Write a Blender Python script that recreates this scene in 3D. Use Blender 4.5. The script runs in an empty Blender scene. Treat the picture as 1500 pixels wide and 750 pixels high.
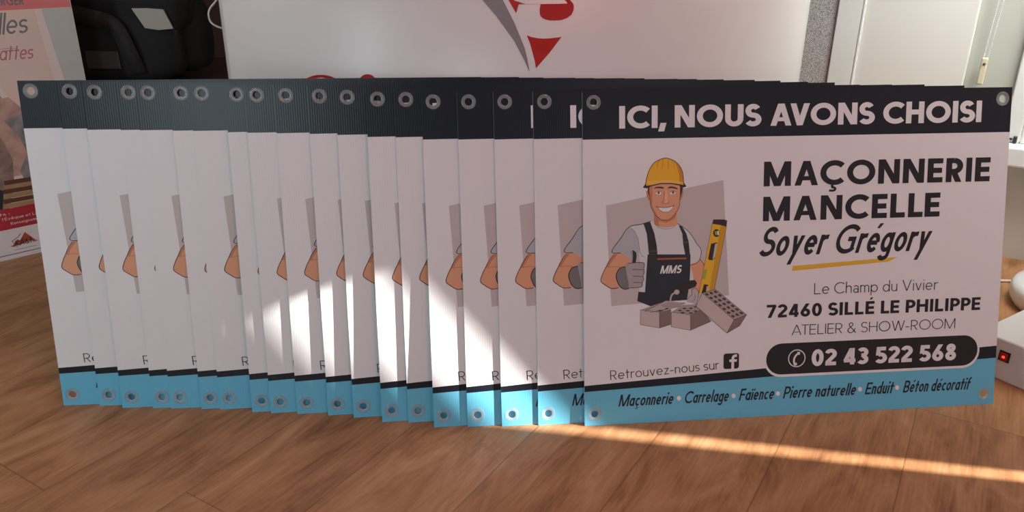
import bpy, bmesh, math, random
from mathutils import Vector, Matrix
from mathutils.geometry import tessellate_polygon
random.seed(4)
SC = bpy.context.scene
COL = SC.collection
PI = math.pi

# ------------------------------------------------------------------ camera
cd = bpy.data.cameras.new('camera'); cam = bpy.data.objects.new('camera', cd); COL.objects.link(cam)
cd.sensor_width = 36.0; cd.lens = 1157.48 / 1500 * 36.0; cd.clip_start = 0.02
PITCH, ROLL = 0.392262, 0.00856
cp, sp = math.cos(PITCH), math.sin(PITCH)
fw = Vector((0, cp, -sp)); u0 = Vector((0, sp, cp)); r0 = Vector((1, 0, 0))
rt = math.cos(ROLL) * r0 + math.sin(ROLL) * u0
up = -math.sin(ROLL) * r0 + math.cos(ROLL) * u0
M = Matrix((rt, up, -fw)).transposed().to_4x4(); M.translation = Vector((0, 0, 0.839827))
cam.matrix_world = M
SC.camera = cam

# ------------------------------------------------------------------ light
SC.view_settings.view_transform = 'Standard'; SC.view_settings.look = 'None'
SC.view_settings.gamma = 1.0; SC.view_settings.use_curve_mapping = False
SC.view_settings.exposure = -0.06
w = bpy.data.worlds.new('sky'); SC.world = w; w.use_nodes = True
w.node_tree.nodes['Background'].inputs[0].default_value = (0.80, 0.88, 1.0, 1)
w.node_tree.nodes['Background'].inputs[1].default_value = 0.12
SUN_AZ, SUN_EL = math.radians(-9.6), math.radians(22)
sd = bpy.data.lights.new('sun', 'SUN'); sd.energy = 22; sd.angle = math.radians(0.75); sd.color = (1.0, 0.985, 0.93)
so = bpy.data.objects.new('sun', sd); COL.objects.link(so); so.location = (6, -1, 3)
to_sun = Vector((math.cos(SUN_EL) * math.cos(SUN_AZ), math.cos(SUN_EL) * math.sin(SUN_AZ), math.sin(SUN_EL)))
so.rotation_euler = to_sun.to_track_quat('Z', 'Y').to_euler()

def area(name, loc, target, sx, sy, power, color):
    d = bpy.data.lights.new(name, 'AREA'); d.shape = 'RECTANGLE'; d.size = sx; d.size_y = sy; d.energy = power; d.color = color
    o = bpy.data.objects.new(name, d); COL.objects.link(o); o.location = loc
    o.rotation_euler = (Vector(loc) - Vector(target)).to_track_quat('Z', 'Y').to_euler()
    return o
area('window_daylight_behind', (-0.95, -1.65, 1.15), (-0.8, 1.3, 0.45), 0.85, 1.3, 13.5, (0.78, 0.95, 1.0))
area('left_window_daylight', (-2.15, 0.0, 1.25), (-1.0, 1.8, 0.6), 0.28, 1.7, 15.5, (0.76, 0.94, 1.0))
area('doorway_daylight', (1.80, -2.4, 0.95), (0.6, 1.3, 0.5), 0.25, 1.2, 3.5, (0.84, 0.95, 1.0))
area('pink_fill', (0.70, 0.0, 2.3), (0.60, 1.25, 0.1), 0.7, 0.7, 13, (1.0, 0.32, 0.28))  # added reddish fill without a real fitting, tints the right-hand signs pink
area('right_floor_fill', (1.80, 0.45, 1.95), (1.0, 1.0, 0.0), 0.4, 0.6, 2.2, (0.80, 0.95, 1.0))  # unseen fill, added to cool the floor and sign ends at the right
lamp = area('window_wall_fill', (1.36, 1.56, 1.45), (1.18, 2.2, 0.5), 0.6, 0.5, 8.5, (0.90, 1.0, 0.92))  # fill added inside the room to brighten the window wall
lamp.data.spread = math.radians(110)

# ------------------------------------------------------------------ materials
def new_mat(name):
    m = bpy.data.materials.new(name); m.use_nodes = True
    return m, m.node_tree.nodes, m.node_tree.links, m.node_tree.nodes['Principled BSDF']
def plain(name, rgb, rough=0.5, metal=0.0, spec=0.5, noise=0.0, scale=20.0, bump=0.0, coat=0.0):
    m, N, L, b = new_mat(name)
    b.inputs['Base Color'].default_value = (*rgb, 1); b.inputs['Roughness'].default_value = rough
    b.inputs['Metallic'].default_value = metal; b.inputs['Specular IOR Level'].default_value = spec
    b.inputs['Coat Weight'].default_value = coat
    if noise or bump:
        tc = N.new('ShaderNodeTexCoord'); nz = N.new('ShaderNodeTexNoise'); nz.inputs['Scale'].default_value = scale
        nz.inputs['Detail'].default_value = 5
        L.new(tc.outputs['Object'], nz.inputs['Vector'])
        if noise:
            mx = N.new('ShaderNodeMix'); mx.data_type = 'RGBA'
            mx.inputs[6].default_value = (*[c * (1 - noise) for c in rgb], 1); mx.inputs[7].default_value = (*[min(1, c * (1 + noise)) for c in rgb], 1)
            L.new(nz.outputs['Fac'], mx.inputs[0]); L.new(mx.outputs[2], b.inputs['Base Color'])
        if bump:
            bp = N.new('ShaderNodeBump'); bp.inputs['Strength'].default_value = bump; bp.inputs['Distance'].default_value = 0.002
            L.new(nz.outputs['Fac'], bp.inputs['Height']); L.new(bp.outputs['Normal'], b.inputs['Normal'])
    return m
def printed(name, rgb, rough=0.42, spec=0.5):
    """ink on fluted plastic: faint vertical flutes in the surface"""
    m, N, L, b = new_mat(name)
    b.inputs['Base Color'].default_value = (*rgb, 1); b.inputs['Roughness'].default_value = rough; b.inputs['Specular IOR Level'].default_value = spec
    tc = N.new('ShaderNodeTexCoord'); wv = N.new('ShaderNodeTexWave'); wv.bands_direction = 'X'; wv.inputs['Scale'].default_value = 80
    wv.inputs['Distortion'].default_value = 0.6; wv.inputs['Detail'].default_value = 1
    bp = N.new('ShaderNodeBump'); bp.inputs['Strength'].default_value = 0.10; bp.inputs['Distance'].default_value = 0.0006
    L.new(tc.outputs['Object'], wv.inputs['Vector']); L.new(wv.outputs['Fac'], bp.inputs['Height']); L.new(bp.outputs['Normal'], b.inputs['Normal'])
    return m
INK = dict(
    board_white=printed('board_white', (0.80, 0.79, 0.80)), navy=printed('navy_ink', (0.008, 0.011, 0.018), 0.30, 0.5), teal=printed('teal_ink', (0.14, 0.50, 0.70), 0.40),
    board_edge=plain('board_edge', (0.70, 0.69, 0.70), 0.5),
    print_white=printed('print_white', (0.80, 0.79, 0.80)), ink_text=printed('ink_text', (0.014, 0.012, 0.018)), ink=printed('ink_line', (0.02, 0.012, 0.015)),
    ink_brown=printed('ink_brown', (0.035, 0.018, 0.018)), panel_grey=printed('panel_grey', (0.57, 0.50, 0.49)), yellow=printed('yellow_ink', (0.78, 0.46, 0.035)),
    skin=printed('skin_ink', (0.74, 0.35, 0.20)), skin_shade=printed('skin_shade_ink', (0.56, 0.22, 0.115)), skin_light=printed('skin_light_ink', (0.82, 0.44, 0.27)), skin_line=printed('skin_line_ink', (0.22, 0.06, 0.035)),
    hair=printed('hair_ink', (0.07, 0.018, 0.014)), iris=printed('iris_ink', (0.10, 0.13, 0.16)),
    shirt=printed('shirt_ink', (0.66, 0.66, 0.68)), shirt_shade=printed('shirt_shade_ink', (0.46, 0.47, 0.50)),
    glove=printed('glove_ink', (0.40, 0.36, 0.36)), glove_dark=printed('glove_dark_ink', (0.20, 0.18, 0.185)), glove_light=printed('glove_light_ink', (0.52, 0.47, 0.47)),
    helmet=printed('helmet_ink', (0.83, 0.45, 0.022)), helmet_shade=printed('helmet_shade_ink', (0.62, 0.27, 0.012)), helmet_light=printed('helmet_light_ink', (0.86, 0.52, 0.10)),
    bib=printed('bib_ink', (0.022, 0.024, 0.033)), strap=printed('strap_ink', (0.028, 0.022, 0.028)), strap_buckle=printed('buckle_ink', (0.055, 0.05, 0.055)), orange=printed('orange_ink', (0.50, 0.10, 0.03)),
    level=printed('level_ink', (0.80, 0.47, 0.02)), level_dark=printed('level_dark_ink', (0.62, 0.32, 0.012)), vial=printed('vial_ink', (0.30, 0.42, 0.05)),
    brick_face=printed('brick_face_ink', (0.58, 0.48, 0.46)), brick_top=printed('brick_top_ink', (0.42, 0.33, 0.315)), brick_dark=printed('brick_dark_ink', (0.24, 0.165, 0.155)), hole=printed('hole_ink', (0.07, 0.04, 0.04)), blade=printed('blade_ink', (0.50, 0.42, 0.41)),
)
def eyelet_material():
    m, N, L, b = new_mat('clear_plastic')
    b.inputs['Base Color'].default_value = (0.62, 0.66, 0.66, 1); b.inputs['Roughness'].default_value = 0.12; b.inputs['Coat Weight'].default_value = 0.8
    tr = N.new('ShaderNodeBsdfTransparent'); mx = N.new('ShaderNodeMixShader'); mx.inputs[0].default_value = 0.74
    L.new(b.outputs[0], mx.inputs[1]); L.new(tr.outputs[0], mx.inputs[2]); L.new(mx.outputs[0], N['Material Output'].inputs[0])
    return m
EYELET = eyelet_material()

def floor_material():
    m, N, L, b = new_mat('oak_planks')
    def math_(op, a, c=None):
        n = N.new('ShaderNodeMath'); n.operation = op
        for i, v in enumerate((a, c)):
            if v is None: continue
            if isinstance(v, (int, float)): n.inputs[i].default_value = v
            else: L.new(v, n.inputs[i])
        return n.outputs[0]
    tc = N.new('ShaderNodeTexCoord'); mp = N.new('ShaderNodeMapping'); mp.vector_type = 'POINT'
    mp.inputs['Rotation'].default_value = (0, 0, math.radians(31.0))
    L.new(tc.outputs['Object'], mp.inputs['Vector'])
    sep = N.new('ShaderNodeSeparateXYZ'); L.new(mp.outputs[0], sep.inputs[0])
    S, T = sep.outputs[0], sep.outputs[1]
    q = math_('DIVIDE', math_('SUBTRACT', S, 0.003), 0.1955)
    idx = math_('FLOOR', q); fr = math_('FRACT', q)
    t2 = math_('DIVIDE', math_('SUBTRACT', T, math_('ADD', math_('MULTIPLY', idx, -0.5417), 1.503)), 1.2)
    tix = math_('FLOOR', t2); tfr = math_('FRACT', t2)
    e1 = math_('MINIMUM', fr, math_('SUBTRACT', 1.0, fr)); e2 = math_('MINIMUM', tfr, math_('SUBTRACT', 1.0, tfr))
    seam = math_('MINIMUM', math_('MULTIPLY', e1, 0.1955), math_('MULTIPLY', e2, 1.2))
    sm = N.new('ShaderNodeMapRange'); sm.inputs[1].default_value = 0.0; sm.inputs[2].default_value = 0.0016; sm.inputs[3].default_value = 0.0; sm.inputs[4].default_value = 1.0
    L.new(seam, sm.inputs[0])
    cid = N.new('ShaderNodeCombineXYZ'); L.new(idx, cid.inputs[0]); L.new(tix, cid.inputs[1])
    wn = N.new('ShaderNodeTexWhiteNoise'); wn.noise_dimensions = '3D'; L.new(cid.outputs[0], wn.inputs['Vector'])
    # grain: stretched along the plank, shifted per plank
    gv = N.new('ShaderNodeCombineXYZ'); L.new(math_('MULTIPLY', S, 7.0), gv.inputs[0]); L.new(math_('MULTIPLY', T, 1.9), gv.inputs[1]); L.new(math_('MULTIPLY', wn.outputs['Value'], 37.0), gv.inputs[2])
    g1 = N.new('ShaderNodeTexNoise'); g1.inputs['Scale'].default_value = 2.2; g1.inputs['Detail'].default_value = 6; g1.inputs['Roughness'].default_value = 0.62; g1.inputs['Distortion'].default_value = 1.5
    L.new(gv.outputs[0], g1.inputs['Vector'])
    fv = N.new('ShaderNodeCombineXYZ'); L.new(math_('MULTIPLY', S, 120.0), fv.inputs[0]); L.new(math_('MULTIPLY', T, 5.0), fv.inputs[1]); L.new(math_('MULTIPLY', wn.outputs['Value'], 11.0), fv.inputs[2])
    g2 = N.new('ShaderNodeTexNoise'); g2.inputs['Scale'].default_value = 2.0; g2.inputs['Detail'].default_value = 4
    L.new(fv.outputs[0], g2.inputs['Vector'])
    kn = N.new('ShaderNodeTexVoronoi'); kn.inputs['Scale'].default_value = 1.0
    kv = N.new('ShaderNodeCombineXYZ'); L.new(math_('MULTIPLY', S, 5.2), kv.inputs[0]); L.new(math_('MULTIPLY', T, 2.4), kv.inputs[1]); L.new(kv.outputs[0], kn.inputs['Vector'])
    km = N.new('ShaderNodeMapRange'); km.inputs[1].default_value = 0.0; km.inputs[2].default_value = 0.14; km.inputs[3].default_value = 0.9; km.inputs[4].default_value = 0.0
    L.new(kn.outputs['Distance'], km.inputs[0])
    fac = math_('ADD', math_('MULTIPLY', g1.outputs['Fac'], 0.72), math_('MULTIPLY', g2.outputs['Fac'], 0.28))
    fac = math_('SUBTRACT', fac, math_('MULTIPLY', km.outputs[0], 0.35))
    fac = math_('ADD', fac, math_('MULTIPLY', math_('SUBTRACT', wn.outputs['Value'], 0.5), 0.05))
    cr = N.new('ShaderNodeValToRGB'); e = cr.color_ramp.elements
    e[0].position = 0.28; e[0].color = (0.19, 0.078, 0.030, 1); e[1].position = 0.72; e[1].color = (0.58, 0.32, 0.160, 1)
    mid = e.new(0.5); mid.color = (0.42, 0.202, 0.090, 1)
    L.new(fac, cr.inputs[0])
    mx = N.new('ShaderNodeMix'); mx.data_type = 'RGBA'; mx.blend_type = 'MIX'; mx.inputs[6].default_value = (0.075, 0.034, 0.018, 1)
    sf = math_('ADD', math_('MULTIPLY', sm.outputs[0], 0.6), 0.4)
    L.new(sf, mx.inputs[0]); L.new(cr.outputs[0], mx.inputs[7]); L.new(mx.outputs[2], b.inputs['Base Color'])
    b.inputs['Roughness'].default_value = 0.42; b.inputs['Specular IOR Level'].default_value = 0.22
    bp = N.new('ShaderNodeBump'); bp.inputs['Strength'].default_value = 0.18; bp.inputs['Distance'].default_value = 0.0012
    L.new(math_('ADD', math_('MULTIPLY', g2.outputs['Fac'], 0.4), sm.outputs[0]), bp.inputs['Height']); L.new(bp.outputs['Normal'], b.inputs['Normal'])
    return m
def speckle_material():
    m, N, L, b = new_mat('woven_mesh')
    tc = N.new('ShaderNodeTexCoord'); ck = N.new('ShaderNodeTexVoronoi'); ck.inputs['Scale'].default_value = 420
    mp = N.new('ShaderNodeMapping'); mp.inputs['Rotation'].default_value = (0, math.radians(38), 0); mp.inputs['Scale'].default_value = (1, 1, 1.6)
    L.new(tc.outputs['Object'], mp.inputs[0]); L.new(mp.outputs[0], ck.inputs['Vector'])
    cr = N.new('ShaderNodeValToRGB'); cr.color_ramp.elements[0].color = (0.85, 0.85, 0.84, 1); cr.color_ramp.elements[1].color = (0.24, 0.24, 0.24, 1)
    cr.color_ramp.elements[0].position = 0.25; cr.color_ramp.elements[1].position = 0.62
    L.new(ck.outputs['Distance'], cr.inputs[0]); L.new(cr.outputs[0], b.inputs['Base Color']); b.inputs['Roughness'].default_value = 0.7
    return m

# ------------------------------------------------------------------ mesh helpers
def bm_obj(name, bm, mats, parent=None, smooth=False):
    me = bpy.data.meshes.new(name); bm.normal_update(); bm.to_mesh(me); bm.free()
    for m in (mats if isinstance(mats, (list, tuple)) else [mats]): me.materials.append(m)
    if smooth:
        for p in me.polygons: p.use_smooth = True
    o = bpy.data.objects.new(name, me); COL.objects.link(o)
    if parent: o.parent = parent
    return o
def box(bm, x0, x1, y0, y1, z0, z1, mat=0, bevel=0.0):
    vs = [bm.verts.new((x, y, z)) for z in (z0, z1) for y in (y0, y1) for x in (x0, x1)]
    fs = []
    for q in ((0, 2, 3, 1), (4, 5, 7, 6), (0, 1, 5, 4), (2, 6, 7, 3), (0, 4, 6, 2), (1, 3, 7, 5)):
        f = bm.faces.new([vs[i] for i in q]); f.material_index = mat; fs.append(f)
    if bevel:
        es = list({e for f in fs for e in f.edges})
        r = bmesh.ops.bevel(bm, geom=es, offset=bevel, segments=3, affect='EDGES', profile=0.5)
        for f in r['faces']: f.material_index = mat
def lathe(bm, prof, n=32, mat=0, M4=None):
    rings = []
    for r, z in prof:
        ring = []
        for i in range(n):
            a = 2 * PI * i / n; v = Vector((r * math.cos(a), r * math.sin(a), z))
            ring.append(bm.verts.new(M4 @ v if M4 else v))
        rings.append(ring)
    for a, b_ in zip(rings, rings[1:]):
        for i in range(n):
            f = bm.faces.new((a[i], a[(i + 1) % n], b_[(i + 1) % n], b_[i])); f.material_index = mat; f.smooth = True
    return rings
def cap(bm, ring, flip=False, mat=0):
    f = bm.faces.new(list(reversed(ring)) if flip else ring); f.material_index = mat
def tube(bm, pts, r, n=8, mat=0):
    pts = [Vector(p) for p in pts]; rings = []; prev = None
    for i, p in enumerate(pts):
        t = (pts[min(i + 1, len(pts) - 1)] - pts[max(i - 1, 0)]).normalized()
        s = prev if prev is not None else (t.orthogonal())
        s = (s - t * s.dot(t)).normalized(); prev = s; c = t.cross(s)
        rr = r[i] if isinstance(r, (list, tuple)) else r
        rings.append([bm.verts.new(p + rr * (math.cos(2 * PI * k / n) * s + math.sin(2 * PI * k / n) * c)) for k in range(n)])
    for a, b_ in zip(rings, rings[1:]):
        for k in range(n):
            f = bm.faces.new((a[k], a[(k + 1) % n], b_[(k + 1) % n], b_[k])); f.smooth = True; f.material_index = mat
    cap(bm, rings[0], True, mat); cap(bm, rings[-1], False, mat)
def smooth_path(pts, k=6):
    pts = [Vector(p) for p in pts]; out = []
    for i in range(len(pts) - 1):
        p0 = pts[max(i - 1, 0)]; p1 = pts[i]; p2 = pts[i + 1]; p3 = pts[min(i + 2, len(pts) - 1)]
        for j in range(k):
            t = j / k
            out.append(0.5 * ((2 * p1) + (p2 - p0) * t + (2 * p0 - 5 * p1 + 4 * p2 - p3) * t * t + (-p0 + 3 * p1 - 3 * p2 + p3) * t ** 3))
    out.append(pts[-1]); return out
def root(name, label, cat, loc=(0, 0, 0), rot=(0, 0, 0), group=None):
    o = bpy.data.objects.new(name, None); COL.objects.link(o); o.location = loc; o.rotation_euler = rot; o.empty_display_size = 0.1
    o['label'] = label; o['category'] = cat
    if group: o['group'] = group
    return o
def tag(o, label, cat, group=None):
    o['label'] = label; o['category'] = cat
    if group: o['group'] = group
    return o
def struct(o):
    o['kind'] = 'structure'; return o

# flat print: polygons (mm) laid on a plane by a mapping function, one mesh
class Print:
    def __init__(s): s.v = []; s.f = []; s.m = []; s.mats = []
    def mi(s, m):
        if m not in s.mats: s.mats.append(m)
        return s.mats.index(m)
    def poly(s, m, layer, pts):
        b0 = len(s.v); s.v += [(x, y, layer) for x, y in pts]; k = s.mi(m)
        if len(pts) <= 4 and convex(pts):
            s.f.append([b0 + i for i in range(len(pts))]); s.m.append(k); return
        for t in tessellate_polygon([[Vector((x, y, 0)) for x, y in pts]]):
            s.f.append([b0 + i for i in t]); s.m.append(k)
    def line(s, m, layer, wd, pts):
        for q in stroke(pts, wd): s.poly(m, layer, q)
    def build(s, name, parent, fn, lookup, flip=False):
        me = bpy.data.meshes.new(name)
        me.from_pydata([fn(x, y, l) for x, y, l in s.v], [], s.f)
        for m in s.mats: me.materials.append(lookup[m])
        for p, k in zip(me.polygons, s.m): p.material_index = k
        bm = bmesh.new(); bm.from_mesh(me)
        a = [fn(0, 0, 0), fn(1, 0, 0), fn(0, 1, 0)]
        nn = (Vector(a[1]) - Vector(a[0])).cross(Vector(a[2]) - Vector(a[0]))
        bm.normal_update()
        bad = [f for f in bm.faces if f.normal.dot(nn) < 0]
        bmesh.ops.reverse_faces(bm, faces=bad); bm.to_mesh(me); bm.free()
        o = bpy.data.objects.new(name, me); COL.objects.link(o); o.parent = parent
        return o
def convex(p):
    s = 0
    for i in range(len(p)):
        a, b_, c = p[i], p[(i + 1) % len(p)], p[(i + 2) % len(p)]
        z = (b_[0] - a[0]) * (c[1] - b_[1]) - (b_[1] - a[1]) * (c[0] - b_[0])
        if z:
            if s and (z > 0) != (s > 0): return False
            s = z
    return True
def stroke(pts, wd):
    """quads along a polyline with mitred joints"""
    pts = [p for i, p in enumerate(pts) if i == 0 or (abs(p[0] - pts[i - 1][0]) + abs(p[1] - pts[i - 1][1])) > 1e-9]
    L, R = [], []
    n = len(pts); closed = n > 2 and abs(pts[0][0] - pts[-1][0]) + abs(pts[0][1] - pts[-1][1]) < 1e-6
    def nrm(a, b_):
        dx, dy = b_[0] - a[0], b_[1] - a[1]; l = math.hypot(dx, dy); return (-dy / l, dx / l)
    for i in range(n):
        ns = []
        if i > 0: ns.append(nrm(pts[i - 1], pts[i]))
        elif closed: ns.append(nrm(pts[-2], pts[-1]))
        if i < n - 1: ns.append(nrm(pts[i], pts[i + 1]))
        elif closed: ns.append(nrm(pts[0], pts[1]))
        mx = sum(a[0] for a in ns) / len(ns); my = sum(a[1] for a in ns) / len(ns); q = max(0.3, mx * mx + my * my)
        mx, my = mx / q * wd / 2, my / q * wd / 2
        L.append((pts[i][0] + mx, pts[i][1] + my)); R.append((pts[i][0] - mx, pts[i][1] - my))
    return [[L[i], R[i], R[i + 1], L[i + 1]] for i in range(n - 1)]

# ------------------------------------------------------------------ lettering, drawn stroke by stroke (cap height 1)
def arcp(cx, cy, rx, ry, a0, a1):
    n = max(4, int(abs(a1 - a0) / 12)); return [(cx + rx * math.cos(math.radians(a0 + (a1 - a0) * i / n)), cy + ry * math.sin(math.radians(a0 + (a1 - a0) * i / n))) for i in range(n + 1)]
def glyph(ch, w, brush=False):
    """(advance, [convex polygons]) of one character with stroke width w"""
    h = w / 2; P = []
    def V(x, y0, y1): P.append([(x - h, y0), (x + h, y0), (x + h, y1), (x - h, y1)])
    def H(y, x0, x1): P.append([(x0, y - h), (x1, y - h), (x1, y + h), (x0, y + h)])
    def hd(x0, y0, x1, y1): return h * math.hypot(x1 - x0, y1 - y0) / abs(y1 - y0)
    def D(x0, y0, x1, y1):
        d = hd(x0, y0, x1, y1); P.append([(x0 - d, y0), (x0 + d, y0), (x1 + d, y1), (x1 - d, y1)])
    def A(cx, cy, rx, ry, a0, a1): P.extend(stroke(arcp(cx, cy, rx, ry, a0, a1), w))
    def K(pts): P.extend(stroke(pts, w))
    X = 0.68
    base = {'É': 'E', 'é': 'e', 'ê': 'e', 'ë': 'e', 'Ç': 'C', 'ç': 'c', 'ï': 'i'}.get(ch)
    if base:
        adv, P2 = glyph(base if ch != 'ï' else 'ı', w, brush); P = list(P2); cx = adv / 2
        y = 1.12 if ch == 'É' else X + 0.16
        if ch in 'Éé': P.append([(cx - .04, y), (cx + .08, y), (cx + .20, y + .17), (cx + .04, y + .17)])
        elif ch == 'ê': P.extend(stroke([(cx - .14, y - .02), (cx, y + .13), (cx + .14, y - .02)], w * .8))
        elif ch in 'ëï':
            for s in (-.11, .11): P.append(arcp(cx + s, y + .03, h * 1.1, h * 1.1, 0, 330))
        else:
            P.extend(stroke([(cx + .0, .0), (cx + .02, -.10)] + arcp(cx + .02, -.17, .10, .07, 80, -90) + [(cx - .10, -.23)], w * .42))
        return adv, P
    if ch == ' ': return 0.30, P
    if ch == 'I': V(h, 0, 1); return w, P
    if ch == 'L': V(h, 0, 1); H(h, 0, .54); return .54, P
    if ch == 'E': V(h, 0, 1); H(h, 0, .56); H(.5, 0, .53); H(1 - h, 0, .56); return .56, P
    if ch == 'F': V(h, 0, 1); H(.5, 0, .50); H(1 - h, 0, .54); return .54, P
    if ch == 'H': V(h, 0, 1); V(.74 - h, 0, 1); H(.52, 0, .74); return .74, P
    if ch == 'K': V(h, 0, 1); D(h + .04, .38, .52, 1); D(.20, .55, .58, 0); return .60, P
    if ch == 'T': H(1 - h, 0, .62); V(.31, 0, 1); return .62, P
    if ch == 'A':
        W = .86; e = h * 1.15; D(e, 0, W / 2 - w * .05, 1); D(W - e, 0, W / 2 + w * .05, 1); P.append([(.22, .30 - h * .85), (W - .22, .30 - h * .85), (W - .26, .30 + h * .75), (.26, .30 + h * .75)]); return W, P
    if ch == 'V':
        W = .80; e = h * 1.15; D(e, 1, W / 2, 0); D(W - e, 1, W / 2, 0); return W, P
    if ch == 'W':
        W = 1.16; e = h * 1.15; D(e, 1, W * .27, 0); D(W * .27, 0, W / 2, 1); D(W / 2, 1, W * .73, 0); D(W * .73, 0, W - e, 1); return W, P
    if ch == 'M':
        W = .96; V(h, 0, 1); V(W - h, 0, 1); D(h * 1.15, 1, W / 2, .0); D(W - h * 1.15, 1, W / 2, .0); return W, P
    if ch == 'N':
        W = .78; V(h, 0, 1); V(W - h, 0, 1); D(h * 1.2, 1, W - h * 1.2, 0); return W, P
    if ch == 'O': A(.50, .5, .51 - h, .51 - h, 0, 360); return 1.0, P
    if ch == 'C': A(.50, .5, .51 - h, .51 - h, 44, 316); return .84, P
    if ch == 'G': A(.50, .5, .51 - h, .51 - h, 42, 318); V(.82 - h, .14, .52); H(.50, .48, .82); return .86, P
    if ch == 'U':
        W = .72; r = W / 2 - h; V(h, r + h, 1); V(W - h, r + h, 1); A(W / 2, r + h, r, r, 180, 360); return W, P
    if ch == 'S':
        r = (1.02 - w) / 4; K(arcp(.29, 1.01 - h - r, .26 - h * .6, r, 28, 270)[:-1] + arcp(.29, h + r - .01, .29 - h * .6, r, 90, -152)); return .58, P
    if ch in 'PRB':
        ym = .44 if ch != 'B' else .50; yc = (1 - h + ym) / 2; ry = (1 - h - ym) / 2
        V(h, 0, 1); H(1 - h, h, .30); H(ym, h, .30); A(.30, yc, .28 - h * .6, ry, 90, -90)
        if ch == 'R': D(.28, ym, .60 - h * 1.2, 0); return .62, P
        if ch == 'B': H(h, h, .32); A(.32, (ym + h) / 2, .29 - h * .6, (ym - h) / 2, 90, -90); return .62, P
        return .58, P
    if ch == '&': K(smooth2([(.74, .0), (.40, .42), (.17, .70), (.18, .90), (.33, .98), (.46, .88), (.42, .70), (.15, .45), (.05, .24), (.14, .06), (.32, .01), (.52, .12), (.68, .42)])); return .76, P
    if ch == '-': H(.34, 0, .34); return .34, P
    if ch == "'": V(h, .75, 1); return w, P
    if ch == ',': D(.05, -.16, .14, .22); return .18, P
    if ch == ':':
        for y in (.1, .5): P.append(arcp(h, y, h * 1.2, h * 1.2, 0, 330))
        return w, P
    if ch == '0': A(.30, .5, .31 - h, .51 - h, 0, 360); return .60, P
    if ch == '2':
        r = .27 - h * .6; K(arcp(.28, 1.01 - h - r, r, r, 165, -38) + [(.10, w * .8)]); H(h, .01, .57); D(.02 + h * 1.6, .02, .02 + h * 2.2, .16); return .58, P
    if ch == '3': A(.27, 1.01 - h - .225 + h * .4, .22 - h * .3, .225 - h * .4, 150, -90); A(.27, .29 - .01, .28 - h * .7, .28 - h * .9, 90, -150); H(.54, .20, .30); return .57, P
    if ch == '4': V(.43, 0, 1); H(.25, 0.0, .60); D(.40, 1, .08, .25); return .60, P
    if ch == '5': H(1 - h, .10, .52); D(.15, 1, .11, .48); K(arcp(.26, .32, .30 - h * .7, .33 - h, 128, -148)); return .57, P
    if ch == '6': A(.30, .31, .30 - h, .32 - h, 0, 360); D(.13, .42, .43, 1); return .60, P
    if ch == '7': H(1 - h, 0, .57); D(.50, 1 - h, .18, 0); return .57, P
    if ch == '8': A(.29, .28, .29 - h, .29 - h, 0, 360); A(.29, .76, .25 - h, .25 - h * .9, 0, 360); return .58, P
    r = X / 2 - h; bw = .30 if not brush else .25   # bowl half width
    rx = bw - h
    if ch == 'o': A(bw, X / 2, rx, r, 0, 360); return 2 * bw, P
    if ch == 'c': A(bw, X / 2, rx, r, 48, 312); return 2 * bw * .86, P
    if ch == 'e': A(bw, X / 2, rx, r, 2, 318); H(X / 2 + .0, w, 2 * bw - h); return 2 * bw, P
    if ch == 'a':
        if brush: A(bw, X / 2, rx, r, 0, 360); V(2 * bw - h, 0, X); return 2 * bw, P
        V(.46 - h, 0, .45); A(.235, .45, .225 - h, X - .45 - h, 0, 150); A(.23, .20, .23 - h, .21 - h, 0, 360); return .46, P
    if ch in 'bd':
        A(bw, X / 2, rx, r, 0, 360); V(h if ch == 'b' else 2 * bw - h, 0, 1.04); return 2 * bw, P
    if ch in 'pq':
        A(bw, X / 2, rx, r, 0, 360); V(h if ch == 'p' else 2 * bw - h, -.28, X); return 2 * bw, P
    if ch == 'g':
        A(bw, X / 2, rx, r, 0, 360); V(2 * bw - h, -.08, X); K(arcp(bw, -.08, rx, .22 - h, 0, -165)); return 2 * bw, P
    if ch in 'hn':
        W = .50 if not brush else .42; V(h, 0, 1.04 if ch == 'h' else X); V(W - h, 0, X - (W / 2 - h) - h); A(W / 2, X - (W / 2), W / 2 - h, W / 2 - h, 180, 0); return W, P
    if ch == 'm':
        W = .42 if not brush else .36
        V(h, 0, X)
        for k in range(2):
            x0 = k * (W - w); V(x0 + W - h, 0, X - W / 2); A(x0 + W / 2, X - W / 2, W / 2 - h, W / 2 - h, 180, 0)
        return 2 * W - w, P
    if ch == 'r': V(h, 0, X); A(.30, X - .24, .30 - h, .24 - h, 172, 80); return .33, P
    if ch == 'u':
        W = .50 if not brush else .42; V(W - h, 0, X); V(h, W / 2, X); A(W / 2, W / 2, W / 2 - h, W / 2 - h, 180, 360); return W, P
    if ch in 'iı':
        V(h, 0, X)
        if ch == 'i': P.append(arcp(h, X + .24, h * 1.25, h * 1.25, 0, 330))
        return w, P
    if ch == 'l': V(h, 0, 1.04); return w, P
    if ch == 't': V(.16, 0, .94); H(X - h, 0, .36); return .36, P
    if ch == 'f': V(.14, 0, .80); A(.14 + .17, .80, .17, .24 - h, 180, 75); H(X - h, 0, .36); return .36, P
    if ch == 'v': W = .54; D(h * 1.15, X, W / 2, 0); D(W - h * 1.15, X, W / 2, 0); return W, P
    if ch == 'y': W = .50; D(h * 1.15, X, W / 2, .02); D(W - h * 1.15, X, .14, -.32); return W, P
    if ch == 'z': H(h, 0, .46); H(X - h, 0, .46); D(h * 1.8, w * .5, .46 - h * 1.8, X - w * .5); return .46, P
    if ch == 's':
        r = (X + .01 - w) / 4; K(arcp(.20, X - h - r, .19 - h * .6, r, 30, 270)[:-1] + arcp(.20, h + r, .20 - h * .6, r, 90, -150)); return .40, P
    raise ValueError(ch)
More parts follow.
